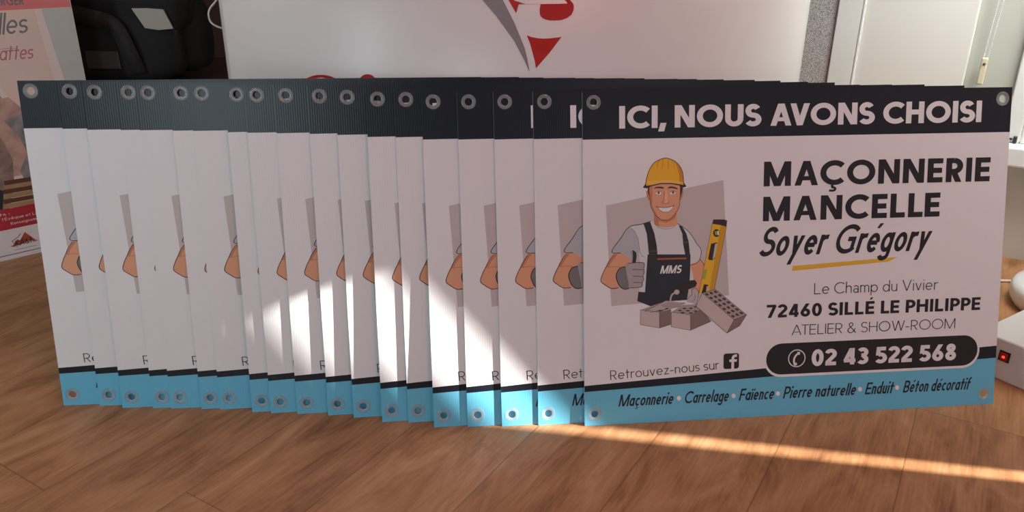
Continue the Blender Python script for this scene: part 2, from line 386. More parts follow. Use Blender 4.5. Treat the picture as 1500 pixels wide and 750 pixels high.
def smooth2(pts):
    return [(v.x, v.y) for v in smooth_path([(x, y, 0) for x, y in pts], 4)]
def write(pr, text, style, mat, p0, p1, cap_h, w, slant, layer, sp, condense=None):
    brush = style == 'brush'; X = 0; polys = []; prev = ''
    for ch in text:
        adv, P = glyph(ch, w, brush)
        if prev + ch in ('AV', 'VO', 'VA', 'AÇ', 'AC', 'W-', 'TE', 'AT', 'LE'): X -= {'AV': .17, 'VA': .17, 'AT': .14}.get(prev + ch, .05)
        polys.append((X, P)); X += adv + (sp if ch != ' ' else 0); prev = ch
    X -= sp
    ux, uy = p1[0] - p0[0], p1[1] - p0[1]; ln = math.hypot(ux, uy); ux /= ln; uy /= ln; sx = ln / X
    for x0, P in polys:
        for q in P:
            pr.poly(mat, layer, [(p0[0] + ux * ((x + x0) * sx + slant * y * cap_h) - uy * y * cap_h, p0[1] + uy * ((x + x0) * sx + slant * y * cap_h) + ux * y * cap_h) for x, y in q])

# ------------------------------------------------------------------ the room
bm = bmesh.new()
fp = [(-4.5, -3.2), (1.915, -3.2), (1.915, 1.76), (1.95, 1.82), (0.10, 2.94), (-4.5, 2.94)]
lo = [bm.verts.new((x, y, -0.06)) for x, y in fp]; hi = [bm.verts.new((x, y, 0.0)) for x, y in fp]
bm.faces.new(list(reversed(lo))); bm.faces.new(hi)
for i in range(len(fp)): bm.faces.new((lo[i], lo[(i + 1) % len(fp)], hi[(i + 1) % len(fp)], hi[i]))
struct(bm_obj('floor', bm, floor_material()))
WALL_A = Vector((1.378, 2.056, 0)); WALL_ROT = math.radians(-31.058)
def wall_part(name, u0, u1, d0, d1, z0, z1, mat, bevel=0.0, parent=None):
    """box on the oblique right-hand wall: u along it, d out of it into the room"""
    bm = bmesh.new(); box(bm, u0, u1, -d1, -d0, z0, z1, 0, bevel)
    o = bm_obj(name, bm, mat, parent); o.location = WALL_A; o.rotation_euler = (0, 0, WALL_ROT); return o
plaster = plain('warm_plaster', (0.60, 0.57, 0.52), 0.8, noise=0.06, scale=9, bump=0.15)
grey_plaster = plain('grey_green_plaster', (0.50, 0.51, 0.46), 0.8, noise=0.05, scale=12, bump=0.1)
white_paint = plain('white_paint', (0.80, 0.81, 0.80), 0.35, noise=0.02, scale=15)
cream_paint = plain('cream_paint', (0.78, 0.76, 0.72), 0.5, noise=0.03, scale=6)
brown_wall = plain('dark_brown_wall', (0.13, 0.095, 0.085), 0.8, noise=0.08, scale=6)
# window wall: solid left part, breast wall below the window, lintel and right end
bm = bmesh.new()
for u0_, u1_, z0_, z1_ in ((-1.60, -0.075, 0, 2.6), (-0.075, 0.56, 0, 0.27), (-0.075, 0.56, 2.1, 2.6), (0.56, 0.66, 0, 2.6)):
    box(bm, u0_, u1_, 0.0, 0.12, z0_, z1_)
o = struct(bm_obj('wall_right', bm, plaster)); o.location = WALL_A; o.rotation_euler = (0, 0, WALL_ROT)
# unseen wall added to block the sun; its narrow gap passes one strip
bm = bmesh.new()
for y0_, y1_, z0_, z1_ in ((-3.2, 0.8920, 0, 2.6), (0.8920, 0.9205, 1.155, 2.6), (0.9205, 1.745, 0, 2.6)):
    box(bm, 1.9, 1.908, y0_, y1_, z0_, z1_)
struct(bm_obj('wall_sun_slit', bm, white_paint))
bm = bmesh.new(); box(bm, -4.5, 0.10, 2.86, 2.96, 0, 2.6)
struct(bm_obj('wall_back', bm, brown_wall))

# trims and panels on the window wall
struct(wall_part('trim_1', -0.535, -0.470, 0.0, 0.030, 0.0, 2.3, white_paint, 0.003))
struct(wall_part('trim_2', -0.190, -0.072, 0.0, 0.004, 0.0, 2.3, grey_plaster))
o = wall_part('speckled_panel', -0.66, -0.537, 0.002, 0.022, 0.30, 2.2, speckle_material(), 0.002); tag(o, 'grey speckled mesh panel on the wall right behind the glossy counter', 'panel')
pr_ = root('cream_door_panel', 'wide cream painted door panel between white trim and grey recess', 'panel')
o = wall_part('panel', -0.466, -0.190, 0.004, 0.026, 0.02, 2.25, cream_paint, 0.004, pr_)
o = wall_part('edge_strip', -0.470, -0.4635, 0.020, 0.0315, 0.02, 2.25, white_paint, 0.002, pr_)
# window with frame, pane and sill
win = bpy.data.objects.new('window_1', None); COL.objects.link(win); win['kind'] = 'structure'
frame_m = plain('window_frame_white', (0.82, 0.83, 0.82), 0.3)
for u0_, u1_, z0_, z1_, nm in ((-0.072, -0.030, 0.325, 2.1, 'frame_stile'), (0.52, 0.56, 0.325, 2.1, 'frame_stile'), (-0.030, 0.52, 0.325, 0.385, 'frame_rail'), (-0.030, 0.52, 2.05, 2.1, 'frame_rail')):
    wall_part(nm, u0_, u1_, -0.03, 0.022, z0_, z1_, frame_m, 0.004, win)
wall_part('sash_stile', -0.030, 0.004, -0.02, 0.012, 0.385, 2.05, frame_m, 0.004, win)
glass, N_, L_, b_ = new_mat('window_glass'); b_.inputs['Transmission Weight'].default_value = 1; b_.inputs['Roughness'].default_value = 0.0; b_.inputs['IOR'].default_value = 1.05
wall_part('pane', 0.004, 0.52, -0.006, -0.002, 0.385, 2.05, glass, 0, win)
wall_part('sill', -0.066, 0.60, -0.02, 0.075, 0.272, 0.325, white_paint, 0.006, win)
bm = bmesh.new(); box(bm, -0.046, -0.037, -0.030, -0.020, 0.326, 0.344, 0, 0.002); box(bm, -0.060, -0.048, -0.027, -0.022, 0.334, 0.338, 0, 0.0008)
o = bm_obj('hinge', bm, plain('dark_hinge', (0.03, 0.03, 0.035), 0.4), win); o.location = WALL_A; o.rotation_euler = (0, 0, WALL_ROT)

# ------------------------------------------------------------------ advertising signs
SW, SH, TH = 800.0, 600.0, 2.6
HOLES = [(20, 582.5), (782, 579.5), (18.5, 21.5), (780, 21.5)]
HR = 7.2
def hole_ring(cx, cy, n=20): return [(cx + HR * math.cos(2 * PI * i / n), cy + HR * math.sin(2 * PI * i / n)) for i in range(n)]
NAVY_Z = 518.7
ST0, ST1, SB0, SB1 = 75.4, 114.9, 64.0, 91.3    # slanted stripe: top and bottom edge heights at the two ends
def make_panel(parent):
    me = bpy.data.meshes.new('panel'); V, F, MI = [], [], []
    def fill(outer, holes, mat, y):
        loops = [outer] + holes; flat = [p for l in loops for p in l]; b0 = len(V)
        V.extend([(x / 1000, y / 1000, z / 1000) for x, z in flat])
        for t in tessellate_polygon([[Vector((x, z, 0)) for x, z in l] for l in loops]):
            F.append([b0 + i for i in t]); MI.append(mat)
    fill([(0, NAVY_Z), (SW, NAVY_Z), (SW, SH), (0, SH)], [hole_ring(*HOLES[0]), hole_ring(*HOLES[1])], 1, 0)
    fill([(0, ST0), (SW, ST1), (SW, NAVY_Z), (0, NAVY_Z)], [], 0, 0)
    fill([(0, SB0), (SW, SB1), (SW, ST1), (0, ST0)], [], 1, 0)
    fill([(0, 0), (SW, 0), (SW, SB1), (0, SB0)], [hole_ring(*HOLES[2]), hole_ring(*HOLES[3])], 2, 0)
    fill([(0, 0), (SW, 0), (SW, SH), (0, SH)], [hole_ring(*q) for q in HOLES], 3, TH)
    def quad(a, b_, mat=3):
        b0 = len(V); V.extend([(a[0] / 1000, 0, a[1] / 1000), (b_[0] / 1000, 0, b_[1] / 1000), (b_[0] / 1000, TH / 1000, b_[1] / 1000), (a[0] / 1000, TH / 1000, a[1] / 1000)])
        F.append([b0, b0 + 1, b0 + 2, b0 + 3]); MI.append(mat)
    c = [(0, 0), (SW, 0), (SW, SH), (0, SH)]
    for i in range(4): quad(c[i], c[(i + 1) % 4])
    for q in HOLES:
        r = hole_ring(*q)
        for i in range(len(r)): quad(r[i], r[(i + 1) % len(r)])
    me.from_pydata(V, [], F)
    for m in ('board_white', 'navy', 'teal', 'board_edge'): me.materials.append(INK[m])
    for p, k in zip(me.polygons, MI): p.material_index = k
    bm = bmesh.new(); bm.from_mesh(me); bmesh.ops.remove_doubles(bm, verts=bm.verts, dist=1e-6); bmesh.ops.recalc_face_normals(bm, faces=bm.faces); bm.to_mesh(me); bm.free()
    o = bpy.data.objects.new('panel', me); COL.objects.link(o); o.parent = parent
    return o
def on_sign(x, z, layer): return (x / 1000, -(0.05 + layer * 0.012) / 1000, z / 1000)
def make_lettering(parent):
    pr = Print()
    for t in TEXTS: write(pr, *t)
    for m, l, wd, pts in GRAPHICS: pr.poly(m, l, pts)
    # rounded telephone badge with a pale rim
    def pill(m, layer, x0, x1, z0, z1):
        r = (z1 - z0) / 2; zc = (z0 + z1) / 2
        pr.poly(m, layer, arcp(x0 + r, zc, r, r, 90, 270) + arcp(x1 - r, zc, r, r, -90, 90))
    pill('print_white', 21, 338.5, 765.0, 74.2, 141.0); pill('ink_text', 22, 342.3, 761.1, 79.0, 138.2)
    cx, cz = 401.5, 108.6
    pr.line('print_white', 23, 1.9, arcp(cx, cz, 16.0, 16.0, 0, 360))
    pr.line('print_white', 23, 3.6, arcp(cx + 10, cz - 4.5, 15.5, 15.5, 118, 205))
    pr.line('print_white', 23, 5.2, [(cx + 0.5, cz + 9.8), (cx + 6.0, cz + 9.0)]); pr.line('print_white', 23, 5.2, [(cx - 5.5, cz - 11.5), (cx + 0.5, cz - 10.5)])
    # square badge with a letter f
    bx0, bx1, bz0, bz1, rr = 260.5, 290.0, 94.6, 123.8, 4.5
    pr.poly('ink_text', 20, arcp(bx1 - rr, bz1 - rr, rr, rr, 0, 90) + arcp(bx0 + rr, bz1 - rr, rr, rr, 90, 180) + arcp(bx0 + rr, bz0 + rr, rr, rr, 180, 270) + arcp(bx1 - rr, bz0 + rr, rr, rr, 270, 360))
    fx = 278.2
    pr.poly('print_white', 23, [(fx - 2.6, bz0), (fx + 2.6, bz0), (fx + 2.6, 114.0), (fx - 2.6, 114.0)])
    pr.line('print_white', 23, 5.0, arcp(fx + 5.4, 114.0, 5.4, 5.2, 180, 90) + [(fx + 8.0, 119.2)])
    pr.poly('print_white', 23, [(fx - 6.6, 107.6), (fx + 7.4, 107.6), (fx + 8.0, 112.2), (fx - 6.6, 112.2)])
    return pr.build('lettering', parent, on_sign, INK)
def make_worker(parent):
    pr = Print()
    for m, l, wd, pts in WORKER:
        if wd: pr.line(m, l, wd, pts)
        else: pr.poly(m, l, pts)
    return pr.build('printed_worker', parent, on_sign, INK)
def make_eyelet(parent, q):
    bm = bmesh.new()
    M4 = Matrix.Translation((q[0] / 1000, 0, q[1] / 1000)) @ Matrix.Rotation(PI / 2, 4, 'X')
    # profile: z here points out of the front face
    prof = [(0.0064, -0.0024), (0.0064, 0.0006), (0.0070, 0.00095), (0.0086, 0.0011), (0.0106, 0.0010), (0.0124, 0.0006), (0.0130, 0.00015), (0.0071, 0.00012), (0.0071, -0.0024), (0.0064, -0.0024)]
    lathe(bm, prof, 28, 0, M4)
    return bm_obj('eyelet', bm, EYELET, parent)
def make_sign():
    r = root('advertising_sign', '', 'sign')
    make_panel(r); make_lettering(r); make_worker(r)
    for q in HOLES: make_eyelet(r, q)
    return r
def copy_tree(src):
    c = src.copy(); COL.objects.link(c)
    for ch in list(src.children):
        d = ch.copy(); d.parent = c; COL.objects.link(d)
    return c
SIGNS = [
    (-0.8454, 1.27027, 0.09527, 0.16692),
    (-0.77674, 1.27012, 0.09887, 0.16398),
    (-0.73118, 1.26368, 0.10378, 0.16912),
    (-0.67355, 1.26374, 0.10374, 0.17223),
    (-0.63948, 1.26309, 0.10374, 0.17243),
    (-0.58214, 1.2621, 0.10762, 0.17229),
    (-0.54629, 1.2619, 0.10763, 0.17229),
    (-0.4834, 1.25346, 0.11559, 0.18082),
    (-0.44797, 1.25059, 0.11937, 0.17992),
    (-0.39808, 1.24858, 0.11935, 0.18627),
    (-0.33977, 1.24506, 0.12228, 0.19313),
    (-0.29087, 1.23814, 0.12417, 0.20508),
    (-0.23593, 1.22477, 0.13292, 0.22042),
    (-0.18765, 1.22389, 0.12923, 0.22561),
    (-0.1391, 1.20946, 0.12906, 0.25237),
    (-0.0779, 1.21176, 0.13104, 0.25237),
    (-0.01538, 1.21439, 0.13273, 0.25269),
    (0.05105, 1.21897, 0.11829, 0.25295),
    (0.13593, 1.21816, 0.10731, 0.26383),
]
TEXTS = [
    ('ICI, NOUS AVONS CHOISI', 'geo', 'print_white', [65.2, 536.84], [742.14, 537.7], 38.78, 0.225, 0.0, 20, 0.09),
    ('MAÇONNERIE', 'geo', 'ink_text', [330.14, 429.6], [765.33, 429.03], 44.11, 0.215, 0.0, 20, 0.12),
    ('MANCELLE', 'geo', 'ink_text', [330.03, 366.56], [669.86, 366.13], 44.28, 0.215, 0.0, 20, 0.12),
    ('Soyer Grégory', 'brush', 'ink_text', [322.04, 302.43], [647.84, 303.29], 53.04, 0.155, 0.3, 20, 0.09),
    ('Le Champ du Vivier', 'geo', 'ink_text', [431.33, 228.49], [673.86, 228.3], 20.77, 0.075, 0.0, 20, 0.13),
    ('72460 SILLÉ LE PHILIPPE', 'geo', 'ink_text', [341.1, 187.59], [761.35, 186.19], 24.48, 0.205, 0.0, 20, 0.12),
    ('ATELIER & SHOW-ROOM', 'geo', 'ink_text', [390.03, 152.94], [712.82, 152.58], 19.34, 0.075, 0.0, 20, 0.13),
    ('02 43 522 568', 'geo', 'print_white', [430.81, 92.2], [717.7, 90.74], 31.6, 0.225, 0.0, 24, 0.1),
    ('Retrouvez-nous sur', 'geo', 'ink_text', [48.09, 84.56], [252.35, 95.11], 17.5, 0.08, 0.0, 20, 0.12),
    ('Maçonnerie', 'brush', 'ink_text', [62.7, 33.43], [164.41, 33.12], 22.43, 0.15, 0.22, 20, 0.09),
    ('Carrelage', 'brush', 'ink_text', [186.04, 33.06], [269.92, 32.8], 22.6, 0.15, 0.22, 20, 0.09),
    ('Faïence', 'brush', 'ink_text', [290.94, 32.74], [357.55, 32.54], 22.75, 0.15, 0.22, 20, 0.09),
    ('Pierre naturelle', 'brush', 'ink_text', [376.29, 32.48], [518.03, 32.05], 22.94, 0.15, 0.22, 20, 0.09),
    ('Enduit', 'brush', 'ink_text', [537.72, 31.99], [593.0, 31.82], 23.12, 0.15, 0.22, 20, 0.09),
    ('Béton décoratif', 'brush', 'ink_text', [613.57, 31.76], [748.0, 31.35], 23.3, 0.15, 0.22, 20, 0.09),
    ('MMS', 'geo', 'print_white', [139.6, 277.2], [177.5, 277.0], 14.7, 0.19, 0.25, 20, 0.1),
]
GRAPHICS = [
    ('yellow', 19, 0, [(389.0, 282.7), (387.6, 273.7), (573.5, 284.9), (591.1, 292.7)]),
    ('print_white', 20, 0, [(180.5, 43.2), (180.0, 41.0), (178.6, 39.5), (176.7, 39.0), (174.7, 39.7), (173.3, 41.4), (172.7, 43.6), (173.2, 45.8), (174.7, 47.4), (176.6, 47.9), (178.5, 47.2), (180.0, 45.5)]),
    ('print_white', 20, 0, [(284.9, 42.4), (284.4, 40.2), (282.9, 38.6), (281.0, 38.1), (279.0, 38.8), (277.5, 40.6), (277.0, 42.8), (277.5, 45.0), (278.9, 46.6), (280.8, 47.1), (282.8, 46.4), (284.3, 44.7)]),
    ('print_white', 20, 0, [(370.5, 42.3), (370.0, 40.1), (368.6, 38.6), (366.6, 38.1), (364.6, 38.8), (363.1, 40.5), (362.5, 42.7), (363.0, 45.0), (364.4, 46.5), (366.3, 47.0), (368.4, 46.3), (369.9, 44.6)]),
    ('print_white', 20, 0, [(532.0, 42.6), (531.5, 40.3), (530.1, 38.8), (528.1, 38.3), (526.0, 39.0), (524.5, 40.7), (523.8, 43.0), (524.3, 45.2), (525.7, 46.8), (527.7, 47.3), (529.8, 46.6), (531.4, 44.9)]),
    ('print_white', 20, 0, [(606.2, 42.0), (605.8, 39.8), (604.4, 38.2), (602.3, 37.7), (600.2, 38.4), (598.6, 40.1), (598.0, 42.4), (598.4, 44.7), (599.9, 46.3), (601.9, 46.8), (604.0, 46.1), (605.6, 44.3)]),
]
WORKER = [
    ('panel_grey', 1, 0, [(40.9, 402.7), (255.0, 442.7), (269.0, 232.9), (50.1, 221.2)]),
    ('skin', 2, 0, [(196.1, 291.1), (198.1, 294.9), (201.2, 295.4), (204.4, 294.8), (207.1, 295.0), (209.0, 296.9), (210.5, 299.3), (211.9, 301.1), (213.6, 301.3), (216.0, 299.3), (218.7, 295.7), (221.1, 291.3), (222.6, 286.9), (222.7, 282.4), (221.8, 277.4), (220.6, 272.3), (219.5, 267.5), (218.7, 262.9), (218.0, 258.4), (217.2, 254.2), (216.4, 250.2), (215.9, 246.1), (215.6, 242.0), (214.9, 238.8), (213.2, 237.2), (209.6, 237.2), (204.7, 238.3), (199.9, 241.3), (196.6, 246.6), (195.1, 256.2), (194.6, 269.2), (195.0, 282.0)]),
    ('ink', 3, 0.94, [(213.6, 301.3), (215.5, 299.0), (218.4, 295.7), (221.1, 291.6), (222.6, 286.9), (222.4, 280.6), (221.1, 273.0), (219.5, 265.9), (218.5, 261.0)]),
    ('skin', 2, 0, [(55.6, 316.6), (58.5, 317.8), (61.6, 318.2), (64.9, 317.9), (68.5, 317.0), (72.9, 315.2), (77.9, 312.7), (82.5, 309.8), (85.5, 307.2), (86.5, 304.8), (86.0, 302.5), (84.8, 300.3), (83.5, 298.3), (82.1, 296.7), (80.2, 295.3), (78.3, 294.0), (76.5, 292.6), (74.9, 291.5), (73.4, 290.5), (72.0, 289.2), (70.5, 286.9), (68.9, 283.3), (67.2, 278.7), (65.7, 273.8), (64.5, 269.3), (64.2, 265.1), (64.4, 260.8), (64.4, 257.1), (63.4, 254.4), (61.0, 253.0), (57.6, 252.6), (53.9, 252.8), (50.4, 253.5), (47.2, 254.7), (44.1, 256.6), (41.1, 258.7), (38.5, 260.7), (36.1, 262.4), (33.8, 264.1), (32.1, 265.9), (31.1, 268.1), (31.1, 270.8), (32.0, 273.9), (33.3, 277.1), (34.6, 280.2), (35.9, 283.2), (37.4, 286.1), (39.0, 289.0), (40.6, 291.9), (42.0, 294.8), (43.4, 297.6), (44.9, 300.5), (46.6, 303.5), (48.5, 307.0), (50.7, 310.8), (53.0, 314.2)]),
    ('ink', 3, 1.35, [(54.6, 314.1), (53.1, 312.2), (51.0, 309.5), (48.6, 306.5), (46.6, 303.5), (45.0, 300.7), (43.5, 297.8), (42.1, 294.8), (40.6, 291.9), (39.0, 289.0), (37.4, 286.1), (35.9, 283.2), (34.6, 280.2), (33.3, 277.1), (32.0, 273.9), (31.2, 270.8), (31.1, 268.1), (32.1, 265.9), (33.8, 264.1), (36.1, 262.4), (38.5, 260.7), (41.1, 258.7), (44.1, 256.6), (47.2, 254.7), (50.4, 253.5), (53.9, 253.2), (57.6, 253.5), (61.0, 254.0), (63.4, 254.4)]),
    ('skin_shade', 3, 1.22, [(44.6, 291.8), (54.5, 293.4), (66.5, 292.0)]),
    ('skin_shade', 3, 0, [(55.6, 316.0), (61.6, 314.9), (50.6, 301.4), (45.6, 291.7), (41.6, 291.9), (46.6, 303.5)]),
    ('shirt', 4, 0, [(51.2, 320.1), (52.8, 324.3), (56.9, 330.0), (61.9, 336.3), (66.6, 342.2), (70.5, 347.9), (74.4, 353.9), (78.4, 359.2), (82.9, 363.3), (88.0, 365.5), (93.6, 366.4), (99.2, 366.8), (104.4, 367.5), (109.4, 368.8), (114.4, 370.2), (118.9, 371.5), (122.3, 372.3), (124.4, 372.6), (125.4, 372.6), (126.0, 372.3), (126.8, 371.7), (127.7, 370.7), (128.5, 369.3), (129.4, 367.8), (130.5, 366.5), (131.7, 365.4), (133.0, 364.3), (134.5, 363.4), (136.6, 362.5), (139.4, 361.7), (142.9, 360.9), (146.4, 360.3), (149.7, 360.0), (152.6, 360.0), (155.4, 360.3), (158.1, 360.8), (160.5, 361.4), (162.7, 362.3), (164.8, 363.4), (166.6, 364.6), (168.1, 365.5), (168.9, 366.4), (169.1, 367.4), (169.6, 367.9), (170.9, 367.5), (173.6, 365.9), (177.2, 363.5), (181.0, 360.7), (184.5, 358.0), (187.4, 355.7), (190.2, 353.5), (192.8, 351.0), (195.5, 348.0), (198.3, 344.1), (201.2, 339.5), (204.1, 334.8), (206.7, 330.6), (209.3, 327.0), (212.0, 323.9), (214.2, 320.7), (215.6, 317.4), (216.0, 313.6), (215.6, 309.5), (214.7, 305.6), (213.6, 302.3), (212.4, 299.7), (210.9, 297.6), (209.1, 295.9), (207.1, 294.4), (204.4, 293.9), (201.2, 294.2), (198.2, 293.7), (196.1, 290.6), (197.4, 283.4), (200.8, 273.4), (202.1, 263.1), (196.5, 255.3), (179.8, 250.6), (155.3, 247.7), (130.5, 245.9), (112.7, 244.6), (104.6, 242.4), (101.9, 240.0), (101.9, 240.0), (101.6, 245.0), (101.2, 258.6), (101.9, 278.6), (102.4, 298.3), (101.5, 311.6), (98.7, 315.3), (94.6, 313.3), (90.0, 309.5), (85.5, 307.8), (81.1, 309.3), (76.5, 312.0), (71.9, 314.8), (67.5, 317.0), (62.6, 317.8), (57.3, 317.7), (53.0, 318.1)]),
    ('shirt_shade', 5, 0, [(51.2, 320.1), (66.6, 342.2), (83.5, 362.9), (91.5, 357.1), (99.5, 341.2), (101.5, 319.5), (100.5, 310.6), (85.5, 307.8), (67.5, 317.0)]),
    ('ink', 6, 1.35, [(67.5, 317.0), (63.8, 317.1), (58.4, 317.2), (53.4, 317.9), (51.2, 320.1), (52.8, 324.3), (56.9, 330.0), (61.9, 336.3), (66.6, 342.2), (70.5, 347.9), (74.4, 353.9), (78.4, 359.2), (82.9, 363.3), (88.0, 365.5), (93.6, 366.4), (99.2, 366.8), (104.4, 367.5), (109.5, 368.8), (114.7, 370.2), (119.2, 371.4), (122.3, 372.3)]),
    ('glove_dark', 6, 0.81, [(85.5, 362.2), (93.5, 354.2), (99.5, 341.2), (102.5, 317.5), (106.5, 310.4), (111.5, 308.3)]),
    ('ink', 6, 1.08, [(170.9, 367.5), (173.4, 365.8), (177.0, 363.4), (181.0, 360.6), (184.5, 358.0), (187.4, 355.7), (190.2, 353.5), (192.8, 351.0), (195.5, 348.0), (198.3, 344.1), (201.2, 339.5), (204.1, 334.8), (206.7, 330.6), (209.3, 327.0), (212.0, 323.9), (214.2, 320.7), (215.6, 317.4), (216.0, 313.6), (215.6, 309.5), (214.7, 305.6), (213.6, 302.3), (212.4, 299.7), (210.9, 297.6), (209.1, 295.9), (207.1, 294.4), (204.4, 293.1), (201.2, 292.0), (198.2, 291.2), (196.1, 290.6)]),
    ('glove_dark', 6, 0.68, [(130.5, 366.5), (136.6, 360.4), (149.7, 357.5), (160.5, 358.9), (168.1, 363.8)]),
    ('skin_shade', 5, 0, [(127.7, 386.3), (169.6, 386.1), (170.2, 364.5), (160.8, 362.3), (148.8, 361.2), (136.7, 363.0), (128.7, 366.7)]),
    ('skin', 6, 0, [(137.7, 372.3), (139.9, 372.2), (143.3, 371.1), (147.1, 369.9), (150.7, 369.6), (154.3, 370.4), (158.2, 371.9), (161.8, 373.7), (164.7, 375.5), (166.7, 377.9), (168.0, 380.9), (169.0, 383.1), (169.7, 383.2), (170.4, 380.0), (170.8, 374.5), (170.9, 368.6), (170.2, 364.5), (168.6, 362.8), (166.3, 362.3), (163.6, 362.4), (160.8, 362.3), (157.9, 361.9), (154.8, 361.5), (151.7, 361.2), (148.8, 361.2), (145.9, 361.4), (143.1, 361.7), (140.5, 362.4), (138.7, 363.5), (137.5, 365.5), (136.8, 368.2), (136.8, 370.8)]),
    ('skin_shade', 6, 0, [(113.6, 426.4), (119.6, 428.2), (123.0, 409.7), (118.6, 409.5), (115.0, 416.7)]),
    ('skin_shade', 6, 0, [(175.3, 425.9), (181.7, 424.8), (180.4, 416.1), (177.5, 409.3), (174.5, 408.4)]),
    ('hair', 7, 0, [(116.6, 431.2), (117.7, 433.7), (119.5, 435.9), (121.5, 437.2), (122.9, 436.5), (123.6, 432.5), (124.0, 426.1), (124.1, 419.7), (123.8, 415.5), (122.9, 414.4), (121.6, 414.9), (120.2, 416.6), (119.0, 418.6), (118.0, 421.3), (117.1, 424.8), (116.5, 428.3)]),
    ('hair', 7, 0, [(172.6, 436.1), (174.0, 436.9), (176.3, 435.5), (178.7, 433.2), (180.3, 431.2), (180.8, 429.8), (180.8, 428.4), (180.3, 426.8), (179.7, 424.8), (178.7, 421.5), (177.3, 417.2), (175.9, 413.9), (174.8, 413.3), (173.8, 417.2), (172.9, 424.3), (172.4, 431.5)]),
    ('skin', 8, 0, [(121.5, 436.5), (124.9, 438.5), (129.8, 439.2), (135.2, 439.2), (140.4, 439.3), (145.4, 439.6), (150.7, 439.7), (155.7, 439.6), (160.3, 439.3), (164.5, 439.0), (168.4, 438.8), (171.8, 437.8), (174.2, 435.6), (175.4, 431.4), (175.6, 425.7), (175.4, 419.6), (175.2, 414.3), (175.3, 409.9), (175.3, 405.9), (175.1, 402.2), (174.5, 398.7), (173.5, 395.5), (172.1, 392.6), (170.5, 389.9), (168.6, 387.1), (166.4, 384.1), (163.8, 381.0), (161.2, 378.1), (158.7, 376.0), (156.4, 374.8), (154.1, 374.2), (151.9, 374.0), (149.7, 373.9), (147.5, 373.9), (145.3, 374.0), (143.0, 374.4), (140.7, 375.4), (138.2, 377.0), (135.6, 379.0), (133.1, 381.5), (130.7, 384.2), (128.4, 387.2), (126.1, 390.6), (124.2, 394.3), (122.6, 398.1), (121.6, 402.1), (121.0, 406.4), (120.8, 410.9), (120.6, 415.6), (120.2, 421.0), (119.7, 427.0), (119.9, 432.5)]),
    ('ink', 9, 0.94, [(120.6, 415.6), (120.8, 412.4), (121.1, 407.7), (121.6, 402.6), (122.6, 398.1), (124.2, 394.3), (126.1, 390.6), (128.4, 387.2), (130.7, 384.2), (133.1, 381.5), (135.6, 379.0), (138.2, 377.0), (140.7, 375.4), (143.0, 374.4), (145.3, 374.0), (147.5, 373.9), (149.7, 373.9), (151.9, 374.0), (154.1, 374.2), (156.4, 374.8), (158.7, 376.0), (161.2, 378.1), (163.8, 381.0), (166.4, 384.1), (168.6, 387.1), (170.5, 389.9), (172.1, 392.6), (173.5, 395.5), (174.5, 398.7), (175.1, 402.7), (175.2, 407.2), (175.2, 411.4), (175.2, 414.3)]),
    ('skin_shade', 9, 0, [(121.5, 434.9), (124.9, 434.9), (125.0, 400.0), (133.1, 384.2), (130.7, 384.2), (122.6, 398.1), (120.6, 415.6)]),
    ('hair', 10, 0, [(127.5, 430.0), (128.0, 430.7), (129.3, 431.8), (131.3, 433.0), (133.4, 433.7), (136.0, 433.9), (139.2, 433.7), (142.3, 433.3), (144.4, 432.9), (145.5, 432.2), (145.9, 431.4), (145.7, 430.6), (144.8, 430.1), (142.9, 430.2), (140.1, 430.6), (137.0, 431.0), (134.4, 431.2), (132.1, 430.9), (129.9, 430.4), (128.2, 430.0)]),
    ('hair', 10, 0, [(153.9, 430.3), (153.4, 430.8), (153.5, 431.5), (154.0, 432.2), (154.7, 432.8), (155.8, 433.2), (157.2, 433.5), (158.9, 433.7), (160.7, 433.6), (162.8, 433.2), (165.2, 432.5), (167.6, 431.7), (169.3, 430.9), (170.6, 430.1), (171.5, 429.3), (171.8, 428.6), (171.3, 428.3), (169.4, 428.6), (166.6, 429.3), (163.4, 430.0), (160.7, 430.5), (158.6, 430.6), (156.6, 430.4), (155.0, 430.2)]),
    ('print_white', 10, 0, [(130.1, 423.5), (135.5, 425.9), (141.4, 424.4), (140.5, 419.6), (132.9, 420.2)]),
    ('iris', 11, 0, [(138.8, 422.9), (138.2, 421.2), (136.5, 420.5), (134.8, 421.2), (134.1, 423.0), (134.8, 424.8), (136.5, 425.5), (138.1, 424.7)]),
    ('ink', 12, 0.68, [(130.1, 423.5), (131.1, 424.0), (132.4, 424.8), (134.0, 425.5), (135.5, 425.9), (137.1, 425.8), (138.8, 425.3), (140.3, 424.8), (141.4, 424.4)]),
    ('print_white', 10, 0, [(156.4, 422.5), (162.3, 425.6), (167.7, 423.8), (166.4, 420.1), (158.4, 419.5)]),
    ('iris', 11, 0, [(165.2, 422.9), (164.5, 421.1), (162.8, 420.4), (161.1, 421.2), (160.4, 423.0), (161.1, 424.7), (162.7, 425.4), (164.4, 424.7)]),
    ('ink', 12, 0.68, [(156.4, 422.5), (157.5, 423.2), (159.0, 424.2), (160.7, 425.1), (162.3, 425.6), (163.8, 425.5), (165.4, 424.9), (166.7, 424.2), (167.7, 423.8)]),
    ('skin_line', 10, 0.81, [(146.8, 425.6), (146.1, 409.2), (142.9, 406.3), (144.9, 403.9), (149.5, 403.2), (154.1, 404.3), (155.7, 407.0)]),
    ('skin_light', 10, 0, [(148.0, 425.6), (148.8, 427.4), (149.8, 428.0), (150.8, 427.3), (151.6, 425.5), (152.2, 421.6), (152.7, 415.9), (153.0, 410.2), (152.9, 406.1), (152.4, 404.3), (151.4, 403.7), (150.4, 403.8), (149.5, 404.0), (148.7, 403.8), (147.9, 403.6), (147.3, 404.2), (146.9, 406.0), (146.9, 410.1), (147.1, 415.9), (147.5, 421.7)]),
